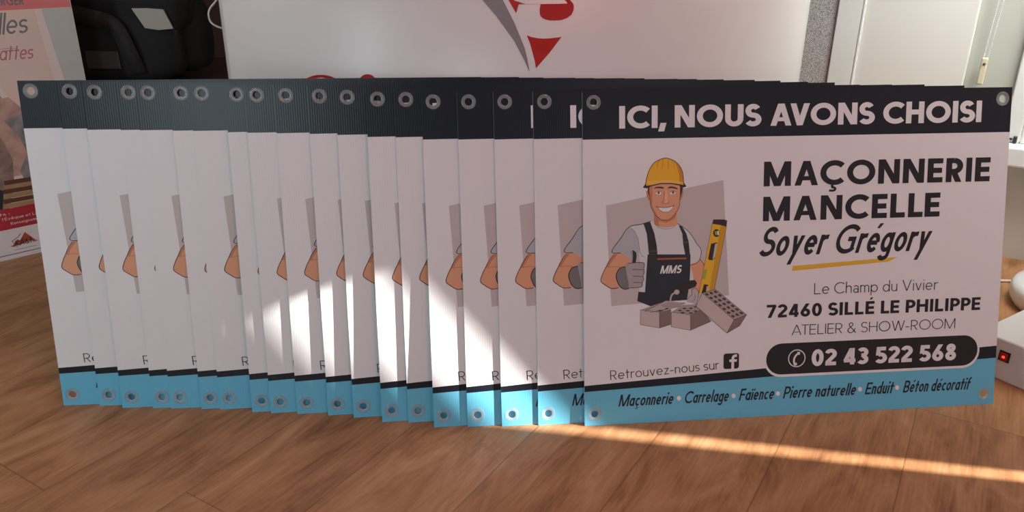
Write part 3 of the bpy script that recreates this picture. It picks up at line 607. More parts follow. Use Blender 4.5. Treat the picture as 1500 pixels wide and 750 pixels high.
    ('print_white', 10, 0, [(134.6, 397.4), (148.6, 396.4), (162.9, 398.6), (160.2, 392.8), (155.0, 388.5), (144.6, 388.4), (138.6, 392.2)]),
    ('ink', 11, 0.94, [(131.0, 398.8), (131.4, 398.6), (131.9, 398.3), (132.9, 397.9), (134.6, 397.6), (137.4, 397.2), (140.9, 396.7), (144.8, 396.3), (148.6, 396.2), (152.5, 396.5), (156.5, 397.1), (160.2, 397.9), (162.9, 398.6), (164.2, 399.3), (164.6, 400.1), (164.5, 400.8), (164.5, 401.3)]),
    ('skin_line', 11, 0.81, [(134.6, 397.4), (138.6, 392.2), (144.6, 388.2), (155.0, 388.3), (160.2, 392.8)]),
    ('helmet', 11, 0, [(113.6, 435.1), (113.1, 437.8), (113.4, 441.9), (114.1, 446.4), (114.9, 450.5), (115.7, 454.0), (116.8, 457.5), (118.0, 460.7), (119.5, 463.9), (121.2, 467.0), (123.0, 470.0), (125.1, 472.8), (127.3, 475.2), (129.8, 477.2), (132.6, 478.8), (135.4, 480.1), (138.2, 481.3), (140.9, 482.4), (143.6, 483.2), (146.3, 483.8), (149.0, 484.0), (151.8, 483.6), (154.7, 482.8), (157.5, 481.7), (160.0, 480.7), (162.2, 479.8), (164.2, 478.8), (166.1, 477.7), (167.9, 476.3), (169.8, 474.7), (171.6, 472.9), (173.4, 470.8), (175.0, 468.5), (176.5, 466.1), (177.8, 463.5), (179.0, 460.5), (180.0, 456.8), (180.9, 451.6), (181.7, 445.3), (182.1, 439.4), (181.8, 435.5), (180.7, 434.3), (179.0, 434.9), (176.8, 436.2), (174.2, 437.2), (171.3, 437.8), (168.0, 438.5), (164.3, 439.1), (160.3, 439.6), (155.7, 440.0), (150.6, 440.2), (145.3, 440.3), (140.4, 440.1), (135.7, 439.4), (131.0, 438.4), (126.6, 437.3), (122.9, 436.5), (119.8, 435.6), (117.1, 434.6), (115.0, 434.2)]),
    ('helmet_shade', 12, 0, [(166.0, 476.7), (175.0, 468.5), (180.0, 456.8), (181.8, 435.8), (174.2, 437.6), (173.7, 453.1), (171.0, 464.7)]),
    ('helmet_light', 12, 0, [(115.0, 440.9), (115.6, 443.8), (140.3, 445.1), (160.2, 444.7), (181.2, 440.9), (181.8, 435.8), (174.2, 437.6), (160.2, 439.8), (140.4, 440.3), (122.9, 436.8)]),
    ('ink_brown', 13, 0, [(107.7, 432.6), (112.6, 440.0), (114.2, 435.9), (122.9, 436.7), (140.4, 440.1), (160.3, 439.6), (174.2, 437.2), (181.8, 435.8), (182.6, 439.7), (187.3, 433.0), (181.3, 430.8), (174.2, 434.9), (160.3, 437.7), (140.4, 438.2), (123.5, 434.9), (115.0, 431.2)]),
    ('ink', 13, 1.22, [(112.6, 439.0), (113.0, 441.0), (113.5, 443.9), (114.1, 447.2), (114.9, 450.5), (115.8, 453.8), (116.9, 457.2), (118.1, 460.7), (119.5, 463.9), (121.2, 467.0), (123.0, 470.0), (125.1, 472.8), (127.3, 475.2), (129.8, 477.2), (132.6, 478.8), (135.4, 480.1), (138.2, 481.3), (140.9, 482.4), (143.6, 483.2), (146.3, 483.8), (149.0, 484.0), (151.8, 483.6), (154.7, 482.8), (157.5, 481.7), (160.0, 480.7), (162.2, 479.8), (164.2, 478.8), (166.1, 477.7), (167.9, 476.3), (169.8, 474.7), (171.6, 472.9), (173.4, 470.8), (175.0, 468.5), (176.5, 466.0), (177.8, 463.4), (179.0, 460.4), (180.0, 456.8), (180.8, 452.0), (181.4, 446.4), (181.9, 441.1), (182.2, 437.4)]),
    ('helmet_shade', 13, 1.22, [(138.2, 480.4), (135.2, 476.0), (132.7, 467.4)]),
    ('helmet_shade', 13, 1.22, [(144.5, 481.6), (143.3, 474.9), (142.6, 465.3)]),
    ('helmet_shade', 13, 1.22, [(152.4, 481.4), (153.3, 474.7), (153.7, 465.1)]),
    ('helmet_shade', 13, 1.22, [(160.0, 479.9), (163.0, 475.5), (165.0, 466.8)]),
    ('bib', 7, 0, [(116.8, 313.0), (195.9, 310.5), (195.7, 283.5), (194.7, 258.6), (190.1, 227.2), (159.2, 226.2), (126.3, 216.6), (97.9, 228.6), (100.0, 245.8), (112.0, 244.3)]),
    ('strap', 8, 0, [(108.9, 368.9), (121.4, 371.0), (129.1, 350.0), (133.5, 328.6), (134.7, 312.5), (119.0, 313.0), (117.2, 331.2), (115.0, 350.4)]),
    ('strap', 8, 0, [(173.6, 363.6), (179.0, 362.6), (187.9, 348.3), (192.4, 333.1), (194.8, 310.5), (186.0, 310.8), (182.1, 329.2), (180.2, 348.5)]),
    ('strap_buckle', 9, 0, [(117.7, 320.5), (134.2, 321.0), (134.7, 316.7), (118.4, 316.2)]),
    ('strap_buckle', 9, 0, [(182.5, 335.6), (191.7, 334.2), (192.6, 330.6), (183.0, 330.9)]),
    ('orange', 9, 0, [(134.7, 305.4), (188.3, 304.9), (188.3, 302.1), (134.7, 302.6)]),
    ('glove_dark', 8, 0, [(61.5, 283.3), (66.5, 290.0), (76.5, 292.2), (78.9, 280.7), (80.9, 268.7), (82.9, 252.7), (74.5, 251.4), (66.4, 256.3), (61.5, 265.4), (59.1, 275.4)]),
    ('ink', 9, 1.62, [(76.5, 292.2), (74.6, 291.9), (71.8, 291.5), (68.9, 290.9), (66.5, 290.0), (64.8, 288.7), (63.5, 287.0), (62.4, 285.2), (61.5, 283.3), (60.6, 281.5), (59.8, 279.6), (59.3, 277.6), (59.1, 275.4), (59.3, 273.0), (59.8, 270.5), (60.6, 267.9), (61.5, 265.4), (62.5, 263.0), (63.6, 260.5), (64.9, 258.3), (66.4, 256.3), (68.2, 254.6), (70.2, 253.2), (72.3, 252.1), (74.5, 251.4), (76.9, 251.3), (79.5, 251.7), (81.9, 252.2), (83.5, 252.6)]),
    ('glove', 9, 0, [(76.1, 295.6), (76.6, 297.4), (77.7, 297.9), (79.0, 297.9), (80.5, 298.0), (81.7, 298.3), (83.0, 298.5), (84.7, 298.5), (87.5, 298.6), (92.1, 298.7), (98.1, 298.9), (103.9, 298.9), (108.1, 298.5), (110.2, 297.6), (110.9, 296.4), (111.0, 294.9), (111.0, 293.4), (110.9, 291.8), (110.5, 290.0), (110.0, 288.2), (109.8, 286.5), (110.0, 285.1), (110.5, 283.8), (110.9, 282.6), (111.0, 281.1), (110.6, 279.4), (109.8, 277.4), (109.0, 275.5), (108.6, 273.7), (108.7, 272.1), (109.2, 270.5), (109.7, 269.0), (109.8, 267.6), (109.3, 266.2), (108.5, 264.9), (107.6, 263.6), (107.0, 262.4), (106.9, 261.2), (107.0, 260.0), (107.2, 258.9), (107.0, 257.8), (106.8, 256.7), (106.6, 255.6), (105.7, 254.6), (103.6, 253.9), (99.3, 253.4), (93.4, 253.0), (87.6, 252.9), (83.5, 253.4), (81.9, 254.5), (81.7, 256.0), (82.1, 258.1), (82.1, 260.7), (81.4, 264.0), (80.6, 268.0), (79.7, 272.3), (78.9, 276.7), (78.0, 281.6), (77.0, 287.0), (76.3, 292.0)]),
    ('bib', 9, 0, [(86.1, 298.6), (87.5, 310.1), (86.1, 319.6), (90.1, 321.8), (95.7, 317.3), (96.5, 309.8), (94.9, 298.4)]),
    ('glove', 10, 0, [(86.1, 299.4), (86.2, 301.4), (86.7, 304.2), (87.2, 307.3), (87.5, 310.1), (87.3, 312.7), (86.9, 315.4), (86.6, 317.8), (86.5, 319.6), (86.9, 320.8), (87.6, 321.6), (88.3, 321.8), (88.9, 321.1), (89.3, 319.2), (89.5, 316.3), (89.7, 313.0), (89.7, 310.0), (89.6, 307.1), (89.3, 304.0), (88.9, 301.3), (88.5, 299.4), (87.9, 298.4), (87.1, 298.1), (86.5, 298.4)]),
    ('ink_brown', 10, 0.94, [(88.5, 286.7), (110.2, 285.5)]),
    ('ink_brown', 10, 0.94, [(89.5, 274.3), (109.0, 273.2)]),
    ('ink_brown', 10, 0.94, [(90.5, 263.1), (107.2, 262.1)]),
    ('ink', 10, 1.08, [(80.5, 298.0), (81.4, 298.1), (82.7, 298.3), (84.6, 298.5), (87.5, 298.6), (92.1, 298.7), (98.1, 298.9), (103.9, 298.9), (108.1, 298.5), (110.2, 297.6), (110.9, 296.4), (111.0, 294.9), (111.0, 293.4), (110.9, 291.8), (110.5, 290.0), (110.0, 288.2), (109.8, 286.5), (110.0, 285.1), (110.5, 283.8), (110.9, 282.6), (111.0, 281.1), (110.6, 279.4), (109.8, 277.4), (109.0, 275.5), (108.6, 273.7), (108.7, 272.1), (109.2, 270.5), (109.7, 269.0), (109.8, 267.6), (109.3, 266.2), (108.5, 264.9), (107.6, 263.6), (107.0, 262.4), (106.9, 261.2), (107.0, 260.0), (107.2, 258.9), (107.0, 257.8), (106.8, 256.7), (106.5, 255.6), (105.6, 254.6), (103.6, 253.9), (99.5, 253.5), (93.8, 253.4), (88.3, 253.4), (84.5, 253.4)]),
    ('level', 8, 0, [(235.7, 365.1), (250.7, 362.1), (262.2, 359.0), (240.7, 242.4), (232.9, 239.8), (212.5, 239.5)]),
    ('level_dark', 9, 0, [(251.5, 362.1), (262.2, 359.0), (240.7, 242.4), (231.2, 240.3)]),
    ('ink_brown', 10, 0, [(237.3, 372.5), (258.0, 372.0), (263.3, 369.7), (262.0, 358.6), (250.7, 362.1), (235.7, 364.7)]),
    ('ink_brown', 10, 0, [(249.8, 347.6), (249.3, 344.9), (248.0, 342.6), (246.1, 341.1), (243.7, 340.7), (241.3, 341.3), (239.3, 342.9), (237.9, 345.2), (237.4, 347.9), (237.9, 350.6), (239.2, 352.9), (241.1, 354.4), (243.5, 354.8), (245.9, 354.2), (247.9, 352.6), (249.3, 350.3)]),
    ('vial', 11, 0, [(240.3, 351.1), (248.0, 351.5), (248.7, 344.4), (241.5, 344.0)]),
    ('print_white', 12, 0, [(245.1, 351.6), (248.2, 351.5), (248.9, 344.4), (246.3, 343.8)]),
    ('ink_brown', 10, 0, [(234.0, 328.7), (244.9, 331.0), (241.4, 301.5), (236.6, 298.4), (230.4, 299.1), (228.8, 301.9)]),
    ('panel_grey', 11, 0, [(241.7, 328.5), (245.4, 328.4), (241.4, 303.7), (237.0, 299.5)]),
    ('vial', 10, 0, [(221.8, 281.6), (227.3, 282.5), (223.1, 264.2), (217.8, 265.0)]),
    ('ink_brown', 10, 0, [(221.7, 255.1), (230.1, 253.5), (226.3, 239.0), (217.4, 239.3)]),
    ('panel_grey', 11, 0, [(227.0, 251.0), (230.6, 250.8), (227.6, 239.6), (225.4, 239.7)]),
    ('ink', 10, 0.68, [(235.7, 365.1), (212.5, 239.5)]),
    ('ink', 10, 0.68, [(262.2, 359.0), (240.7, 242.4)]),
    ('brick_top', 12, 0, [(103.6, 212.4), (139.0, 206.8), (189.0, 221.3), (153.3, 227.2), (144.9, 225.0)]),
    ('brick_face', 12, 0, [(103.6, 212.4), (139.0, 206.8), (139.2, 177.3), (103.6, 185.0)]),
    ('brick_dark', 12, 0, [(139.0, 206.8), (160.5, 211.8), (160.7, 183.2), (139.2, 177.3)]),
    ('brick_top', 12, 0, [(161.1, 205.9), (182.2, 218.5), (209.5, 218.3), (216.4, 208.8), (196.9, 199.4)]),
    ('brick_face', 13, 0, [(161.1, 205.9), (196.9, 199.4), (197.2, 170.6), (161.3, 178.9)]),
    ('brick_dark', 13, 0, [(196.9, 199.4), (216.4, 209.6), (236.4, 185.9), (197.2, 170.6)]),
    ('hole', 13, 0, [(186.1, 203.9), (185.4, 203.1), (183.5, 202.7), (181.2, 202.8), (179.3, 203.4), (178.6, 204.2), (179.3, 205.0), (181.2, 205.4), (183.5, 205.3), (185.4, 204.7)]),
    ('hole', 13, 0, [(201.4, 202.6), (200.7, 201.8), (198.9, 201.4), (196.5, 201.5), (194.7, 202.1), (193.9, 202.9), (194.6, 203.7), (196.5, 204.1), (198.8, 204.0), (200.7, 203.4)]),
    ('hole', 13, 0, [(195.4, 207.1), (194.7, 206.3), (192.9, 205.9), (190.5, 206.0), (188.7, 206.6), (187.9, 207.4), (188.6, 208.1), (190.5, 208.6), (192.8, 208.5), (194.7, 207.9)]),
    ('hole', 13, 0, [(210.0, 205.6), (209.2, 204.9), (207.4, 204.5), (205.0, 204.6), (203.2, 205.1), (202.4, 205.9), (203.1, 206.7), (205.0, 207.1), (207.3, 207.0), (209.2, 206.5)]),
    ('hole', 13, 0, [(180.9, 208.2), (180.2, 207.4), (178.4, 207.0), (176.1, 207.1), (174.2, 207.6), (173.5, 208.5), (174.2, 209.2), (176.0, 209.6), (178.3, 209.5), (180.2, 209.0)]),
    ('hole', 13, 0, [(201.4, 211.4), (200.6, 210.6), (198.8, 210.2), (196.5, 210.3), (194.6, 210.9), (193.9, 211.7), (194.6, 212.5), (196.4, 212.9), (198.7, 212.8), (200.6, 212.2)]),
    ('hole', 13, 0, [(189.4, 211.5), (188.7, 210.8), (186.8, 210.3), (184.5, 210.4), (182.7, 211.0), (181.9, 211.8), (182.6, 212.6), (184.5, 213.0), (186.8, 212.9), (188.7, 212.4)]),
    ('hole', 13, 0, [(209.9, 213.8), (209.2, 213.0), (207.3, 212.6), (205.0, 212.7), (203.1, 213.2), (202.4, 214.1), (203.1, 214.8), (204.9, 215.2), (207.3, 215.1), (209.1, 214.6)]),
    ('hole', 15, 0, [(134.8, 209.0), (139.0, 211.0), (146.6, 209.9), (141.6, 207.5)]),
    ('hole', 15, 0, [(148.3, 212.2), (152.5, 214.0), (156.8, 212.8), (152.6, 211.0)]),
    ('blade', 14, 0, [(110.8, 208.6), (149.9, 227.4), (160.1, 225.3), (185.6, 222.6), (175.4, 215.1), (121.3, 207.0)]),
    ('brick_top', 15, 0, [(139.0, 219.4), (156.7, 224.3), (182.2, 221.1), (172.0, 215.2), (151.7, 213.9)]),
    ('ink', 15, 0.81, [(110.8, 208.6), (149.9, 227.4)]),
    ('ink', 15, 0.68, [(185.6, 222.6), (175.4, 215.1), (121.3, 207.0)]),
    ('ink', 16, 0.68, [(103.6, 212.4), (139.0, 206.8), (139.2, 177.3), (103.6, 185.0), (103.6, 212.4)]),
    ('ink', 16, 0.68, [(139.2, 177.3), (160.7, 183.2)]),
    ('ink', 16, 0.68, [(161.1, 205.9), (196.9, 199.4), (197.2, 170.6), (161.3, 178.9), (161.1, 205.9)]),
    ('ink', 16, 0.68, [(197.2, 170.6), (236.4, 185.9)]),
    ('brick_face', 15, 0, [(218.6, 239.0), (279.5, 186.7), (266.1, 162.5), (206.9, 215.1)]),
    ('brick_top', 15, 0, [(218.6, 239.0), (243.3, 244.8), (302.7, 195.1), (279.5, 186.7)]),
    ('brick_dark', 15, 0, [(279.5, 186.7), (302.7, 195.1), (290.1, 175.2), (266.1, 162.5)]),
    ('hole', 16, 0, [(230.9, 235.1), (230.2, 234.0), (228.4, 233.7), (226.2, 234.3), (224.4, 235.6), (223.7, 237.1), (224.3, 238.2), (226.1, 238.5), (228.3, 237.9), (230.2, 236.6)]),
    ('hole', 16, 0, [(239.1, 237.1), (238.4, 236.0), (236.6, 235.7), (234.4, 236.3), (232.5, 237.6), (231.8, 239.1), (232.5, 240.2), (234.3, 240.5), (236.5, 239.9), (238.3, 238.6)]),
    ('hole', 16, 0, [(247.3, 239.1), (246.6, 238.0), (244.8, 237.7), (242.6, 238.3), (240.7, 239.6), (240.0, 241.1), (240.7, 242.2), (242.5, 242.5), (244.7, 241.9), (246.5, 240.6)]),
    ('hole', 16, 0, [(239.1, 228.1), (238.4, 227.0), (236.7, 226.7), (234.4, 227.3), (232.6, 228.5), (231.9, 230.0), (232.6, 231.1), (234.4, 231.4), (236.6, 230.8), (238.4, 229.5)]),
    ('hole', 16, 0, [(247.2, 230.2), (246.6, 229.1), (244.8, 228.8), (242.5, 229.4), (240.7, 230.7), (240.0, 232.1), (240.7, 233.2), (242.5, 233.5), (244.7, 232.9), (246.5, 231.7)]),
    ('hole', 16, 0, [(255.4, 232.3), (254.7, 231.2), (252.9, 230.9), (250.7, 231.5), (248.9, 232.8), (248.1, 234.3), (248.8, 235.4), (250.6, 235.7), (252.8, 235.1), (254.7, 233.8)]),
    ('hole', 16, 0, [(247.4, 221.0), (246.7, 219.9), (244.9, 219.6), (242.7, 220.2), (240.9, 221.5), (240.2, 222.9), (240.8, 224.0), (242.6, 224.4), (244.9, 223.7), (246.7, 222.5)]),
    ('hole', 16, 0, [(255.5, 223.2), (254.8, 222.1), (253.0, 221.8), (250.7, 222.4), (248.9, 223.7), (248.2, 225.2), (248.9, 226.3), (250.7, 226.6), (252.9, 226.0), (254.7, 224.7)]),
    ('hole', 16, 0, [(263.5, 225.4), (262.8, 224.3), (261.0, 224.0), (258.8, 224.6), (257.0, 225.9), (256.3, 227.4), (256.9, 228.5), (258.7, 228.8), (261.0, 228.2), (262.8, 226.9)]),
    ('hole', 16, 0, [(255.7, 213.9), (255.0, 212.8), (253.2, 212.5), (251.0, 213.1), (249.2, 214.4), (248.4, 215.9), (249.1, 217.0), (250.9, 217.3), (253.2, 216.7), (255.0, 215.4)]),
    ('hole', 16, 0, [(263.7, 216.2), (263.0, 215.1), (261.2, 214.8), (259.0, 215.4), (257.1, 216.7), (256.4, 218.2), (257.1, 219.3), (258.9, 219.6), (261.1, 219.0), (263.0, 217.7)]),
    ('hole', 16, 0, [(271.7, 218.6), (271.0, 217.5), (269.2, 217.2), (267.0, 217.8), (265.1, 219.1), (264.4, 220.6), (265.1, 221.7), (266.9, 222.0), (269.1, 221.4), (271.0, 220.1)]),
    ('hole', 16, 0, [(264.0, 206.8), (263.3, 205.7), (261.5, 205.4), (259.3, 206.0), (257.5, 207.3), (256.8, 208.7), (257.4, 209.9), (259.2, 210.2), (261.5, 209.5), (263.3, 208.2)]),
    ('hole', 16, 0, [(271.9, 209.2), (271.3, 208.1), (269.5, 207.8), (267.2, 208.4), (265.4, 209.7), (264.7, 211.2), (265.3, 212.3), (267.1, 212.6), (269.4, 212.0), (271.2, 210.7)]),
    ('hole', 16, 0, [(279.9, 211.7), (279.2, 210.6), (277.4, 210.3), (275.1, 210.9), (273.3, 212.2), (272.6, 213.7), (273.3, 214.8), (275.1, 215.1), (277.3, 214.5), (279.1, 213.2)]),
    ('hole', 16, 0, [(272.3, 199.6), (271.7, 198.5), (269.9, 198.2), (267.6, 198.8), (265.8, 200.1), (265.1, 201.6), (265.8, 202.7), (267.6, 203.0), (269.8, 202.4), (271.6, 201.1)]),
    ('hole', 16, 0, [(280.2, 202.2), (279.5, 201.1), (277.7, 200.8), (275.5, 201.4), (273.6, 202.7), (272.9, 204.2), (273.6, 205.3), (275.4, 205.6), (277.7, 205.0), (279.5, 203.7)]),
    ('hole', 16, 0, [(288.1, 204.8), (287.4, 203.7), (285.6, 203.4), (283.3, 204.0), (281.5, 205.3), (280.8, 206.8), (281.5, 207.9), (283.3, 208.2), (285.5, 207.6), (287.3, 206.3)]),
    ('hole', 16, 0, [(280.7, 192.5), (280.0, 191.4), (278.2, 191.1), (276.0, 191.7), (274.1, 193.0), (273.4, 194.5), (274.1, 195.6), (275.9, 195.9), (278.2, 195.3), (280.0, 194.0)]),
    ('hole', 16, 0, [(288.5, 195.2), (287.8, 194.1), (286.0, 193.8), (283.8, 194.4), (281.9, 195.7), (281.2, 197.2), (281.9, 198.3), (283.7, 198.6), (285.9, 198.0), (287.8, 196.7)]),
    ('hole', 16, 0, [(296.3, 197.9), (295.6, 196.8), (293.8, 196.5), (291.5, 197.1), (289.7, 198.4), (289.0, 199.9), (289.7, 201.0), (291.5, 201.3), (293.7, 200.7), (295.6, 199.4)]),
    ('ink', 17, 0.81, [(218.6, 239.0), (206.9, 215.1), (266.1, 162.5), (290.1, 175.2), (302.7, 195.1), (243.3, 244.8), (218.6, 239.0)]),
    ('ink', 17, 0.81, [(218.6, 239.0), (279.5, 186.7), (302.7, 195.1)]),
    ('ink', 17, 0.81, [(279.5, 186.7), (266.1, 162.5)]),
    ('ink_brown', 16, 0, [(165.9, 249.7), (197.1, 263.3), (204.7, 263.3), (208.5, 257.8), (206.0, 251.2), (178.6, 241.4), (173.5, 245.7)]),
    ('glove_light', 17, 0, [(176.1, 242.3), (175.4, 240.0), (173.6, 238.3), (171.0, 237.8), (168.5, 238.5), (166.6, 240.3), (165.9, 242.7), (166.6, 245.0), (168.4, 246.6), (170.9, 247.2), (173.5, 246.4), (175.4, 244.7)]),
    ('glove_light', 16, 2.97, [(168.5, 241.7), (162.5, 238.6), (160.0, 233.7), (159.1, 226.2)]),
    ('glove_light', 16, 0, [(188.9, 227.5), (199.1, 236.4), (199.0, 245.6), (204.9, 249.3), (211.8, 242.6), (211.1, 229.2), (206.9, 217.6), (199.2, 221.3), (190.7, 222.9)]),
    ('ink', 17, 0.81, [(188.9, 227.5), (199.1, 236.4), (199.0, 245.6), (204.9, 249.3), (211.8, 242.6), (211.1, 229.2), (206.9, 217.6)]),
    ('ink', 17, 0.68, [(205.0, 237.8), (205.1, 227.8), (197.5, 223.0)]),
]
ORD = ['rearmost', 'second', 'third', 'fourth', 'fifth', 'sixth', 'seventh', 'eighth', 'ninth', 'tenth', 'eleventh', 'twelfth', 'thirteenth', 'fourteenth', 'fifteenth', 'sixteenth', 'seventeenth', 'eighteenth']
EXTRA = [
    'leftmost mason advertising sign of the row, wood floor seen through its lower eyelet',
    'second mason sign from the left end of the row, narrow strip visible',
    'third mason sign from the left, standing beneath the black backpack',
    'fourth mason sign from the left in the leaning row',
    'fifth mason sign from the left in the leaning row',
    'sixth mason sign from the left in the leaning row',
    'seventh mason sign from the left, below the left edge of the counter',
    'eighth mason sign from the left in the leaning row',
    'ninth mason sign from the left, first touched by the sunlight patch',
    'tenth mason sign from the left, middle of the row, partly sunlit',
    'eleventh mason sign, ninth from the right end of the row',
    'twelfth mason sign, eighth from the right end, mostly shaded sliver',
    'thirteenth mason sign, seventh from the right end, brightly sunlit edge',
    'fourteenth mason sign, sixth from the right end, thin wedge of sunlight',
    'fifteenth mason sign, fifth from the right end, broad sunlit strip',
    'sixteenth mason sign, fourth from the right end, diagonal edge of sunlight across it',
    'third mason sign from the right end, sunlight low on its blue band',
    'second mason sign from the right, directly behind the fully visible front sign',
    'frontmost mason advertising sign, whole face visible with worker and phone number',
]
front = make_sign()
for i, (x, y, yaw, lean) in enumerate(SIGNS):
    s = front if i == 18 else copy_tree(front)
    s.location = (x, y, 0.0003); s.rotation_euler = (Matrix.Rotation(yaw, 3, 'Z') @ Matrix.Rotation(-lean, 3, 'X')).to_euler()
    s['label'] = EXTRA[i]; s['group'] = 'mason advertising signs leaning in a fanned row'

# ------------------------------------------------------------------ curved glossy counter behind the signs
RC, YC = 0.80, 2.258
ctr = root('display_counter', 'glossy white curved display counter with red and grey logo behind the signs', 'counter', (0, YC, 0))
gloss_white = plain('glossy_white', (0.74, 0.72, 0.70), 0.34, coat=0.0, noise=0.015, scale=3)
HALF = math.asin(0.632 / RC)
bm = bmesh.new(); n = 64; zt = 0.98
prev = None; firstv = None; thick = 0.012
cols = []
for i in range(n + 1):
    a = -HALF + 2 * HALF * i / n
    cols.append([bm.verts.new((rad * math.sin(a), -rad * math.cos(a), z)) for rad, z in ((RC, 0.04), (RC, zt), (RC - thick, zt), (RC - thick, 0.04))])
for a, b2 in zip(cols, cols[1:]):
    for k in range(4):
        f = bm.faces.new((a[k], b2[k], b2[(k + 1) % 4], a[(k + 1) % 4])); f.smooth = k in (0, 2)
cap(bm, cols[0]); cap(bm, cols[-1], True)
bm_obj('front_panel', bm, gloss_white, ctr)
def arc_slab(z0, z1, ra, back, grow):
    bm = bmesh.new(); top = []; bot = []
    hh = HALF + grow
    pts = [(ra * math.sin(-hh + 2 * hh * i / 48), -ra * math.cos(-hh + 2 * hh * i / 48)) for i in range(49)]
    pts += [(pts[-1][0], back), (pts[0][0], back)]
    bot = [bm.verts.new((x, y, z0)) for x, y in pts]; top = [bm.verts.new((x, y, z1)) for x, y in pts]
    bm.faces.new(list(reversed(bot))); bm.faces.new(top)
    for i in range(len(pts)): bm.faces.new((bot[i], bot[(i + 1) % len(pts)], top[(i + 1) % len(pts)], top[i]))
    bmesh.ops.recalc_face_normals(bm, faces=bm.faces); return bm
bm_obj('plinth', arc_slab(0.0, 0.04, RC - 0.006, -0.40, -0.01), plain('dark_plinth', (0.05, 0.05, 0.055), 0.5), ctr)
bm_obj('countertop', arc_slab(zt, zt + 0.025, RC + 0.012, -0.38, 0.02), plain('light_wood', (0.55, 0.38, 0.22), 0.4, noise=0.1, scale=14), ctr)
LOGO = [
    ('logo_grey', [(-76.0, 751.0), (-56.0, 723.9), (-31.9, 697.2), (0.7, 654.3), (19.2, 620.8), (28.6, 600.1), (28.1, 606.2), (24.1, 624.4), (19.3, 642.5), (0.5, 685.9), (-19.9, 724.3), (-37.5, 751.5)]),
    ('logo_red', [(-24.4, 751.6), (-9.9, 724.4), (3.6, 702.2), (8.2, 717.7), (46.5, 717.9), (45.2, 708.6), (46.0, 699.7), (49.8, 694.7), (55.1, 692.0), (63.3, 690.2), (71.5, 690.0), (84.2, 690.6), (93.9, 693.8), (102.3, 699.9), (105.8, 707.4), (106.1, 714.4), (104.5, 719.0), (97.7, 726.0), (87.8, 730.6), (74.3, 734.0), (55.7, 752.1)]),
    ('logo_red', [(23.1, 664.4), (32.1, 661.4), (43.6, 659.3), (54.3, 658.8), (66.2, 659.3), (76.5, 660.5), (85.5, 661.6), (64.8, 634.1), (40.6, 606.2), (38.5, 618.4), (33.8, 634.5), (29.3, 649.7)]),
    ('logo_red', [(-475.6, 525.4), (-470.8, 532.2), (-465.1, 538.8), (-458.7, 545.1), (-451.6, 550.9), (-443.9, 556.2), (-435.9, 561.0), (-427.5, 565.2), (-418.9, 568.7), (-410.1, 571.6), (-401.3, 573.8), (-392.7, 575.2), (-384.1, 575.9), (-375.8, 575.9), (-367.8, 575.2), (-360.3, 573.8), (-353.1, 571.7), (-346.5, 568.9), (-340.5, 565.6), (-335.1, 561.6), (-330.4, 557.1), (-326.4, 552.1), (-323.1, 546.6), (-320.6, 540.8), (-346.8, 531.1), (-348.5, 534.8), (-350.6, 538.2), (-353.2, 541.4), (-356.3, 544.3), (-359.8, 546.8), (-363.8, 549.0), (-368.1, 550.7), (-372.7, 552.0), (-377.6, 552.9), (-382.8, 553.3), (-388.1, 553.2), (-393.6, 552.7), (-399.1, 551.8), (-404.7, 550.4), (-410.2, 548.5), (-415.6, 546.2), (-420.8, 543.5), (-425.7, 540.5), (-430.4, 537.1), (-434.7, 533.5), (-438.6, 529.5), (-442.0, 525.4), (-444.8, 521.1)]),
    ('logo_red', [(-263.0, 569.7), (-264.3, 564.5), (-267.3, 559.6), (-271.7, 555.6), (-277.2, 552.9), (-283.2, 551.6), (-289.2, 552.0), (-294.4, 554.0), (-298.5, 557.4), (-300.9, 561.9), (-301.5, 567.0), (-300.1, 572.3), (-297.0, 577.2), (-292.4, 581.2), (-286.9, 583.9), (-280.9, 585.1), (-275.0, 584.7), (-269.9, 582.7), (-266.0, 579.3), (-263.6, 574.8)]),
]
LM = dict(logo_red=plain('logo_red', (0.50, 0.018, 0.014), 0.3, coat=0.3), logo_grey=plain('logo_grey', (0.27, 0.235, 0.24), 0.35, coat=0.3))
def on_counter(u, z, l):
    a = u / 1000 / RC; rr = RC + 0.0006; return (rr * math.sin(a), -rr * math.cos(a), z / 1000)
for nm, part in (('logo_emblem', LOGO[:3]), ('logo_lettering', LOGO[3:])):
    pr = Print()
    for m, pts in part: pr.poly(m, 0, pts)
    pr.build(nm, ctr, on_counter, LM)
# white cable looping out beside the counter
bm = bmesh.new()
tube(bm, smooth_path([(-0.60, 1.90, 0.93), (-0.625, 1.87, 0.80), (-0.652, 1.85, 0.715), (-0.664, 1.85, 0.690), (-0.684, 1.85, 0.668), (-0.688, 1.85, 0.650), (-0.681, 1.85, 0.636), (-0.656, 1.85, 0.626), (-0.60, 1.87, 0.615), (-0.54, 1.90, 0.60)], 6), 0.0022)
tag(bm_obj('cable', bm, plain('white_cable', (0.70, 0.66, 0.62), 0.4)), 'thin white cable looping out beside the counter edge', 'cable')

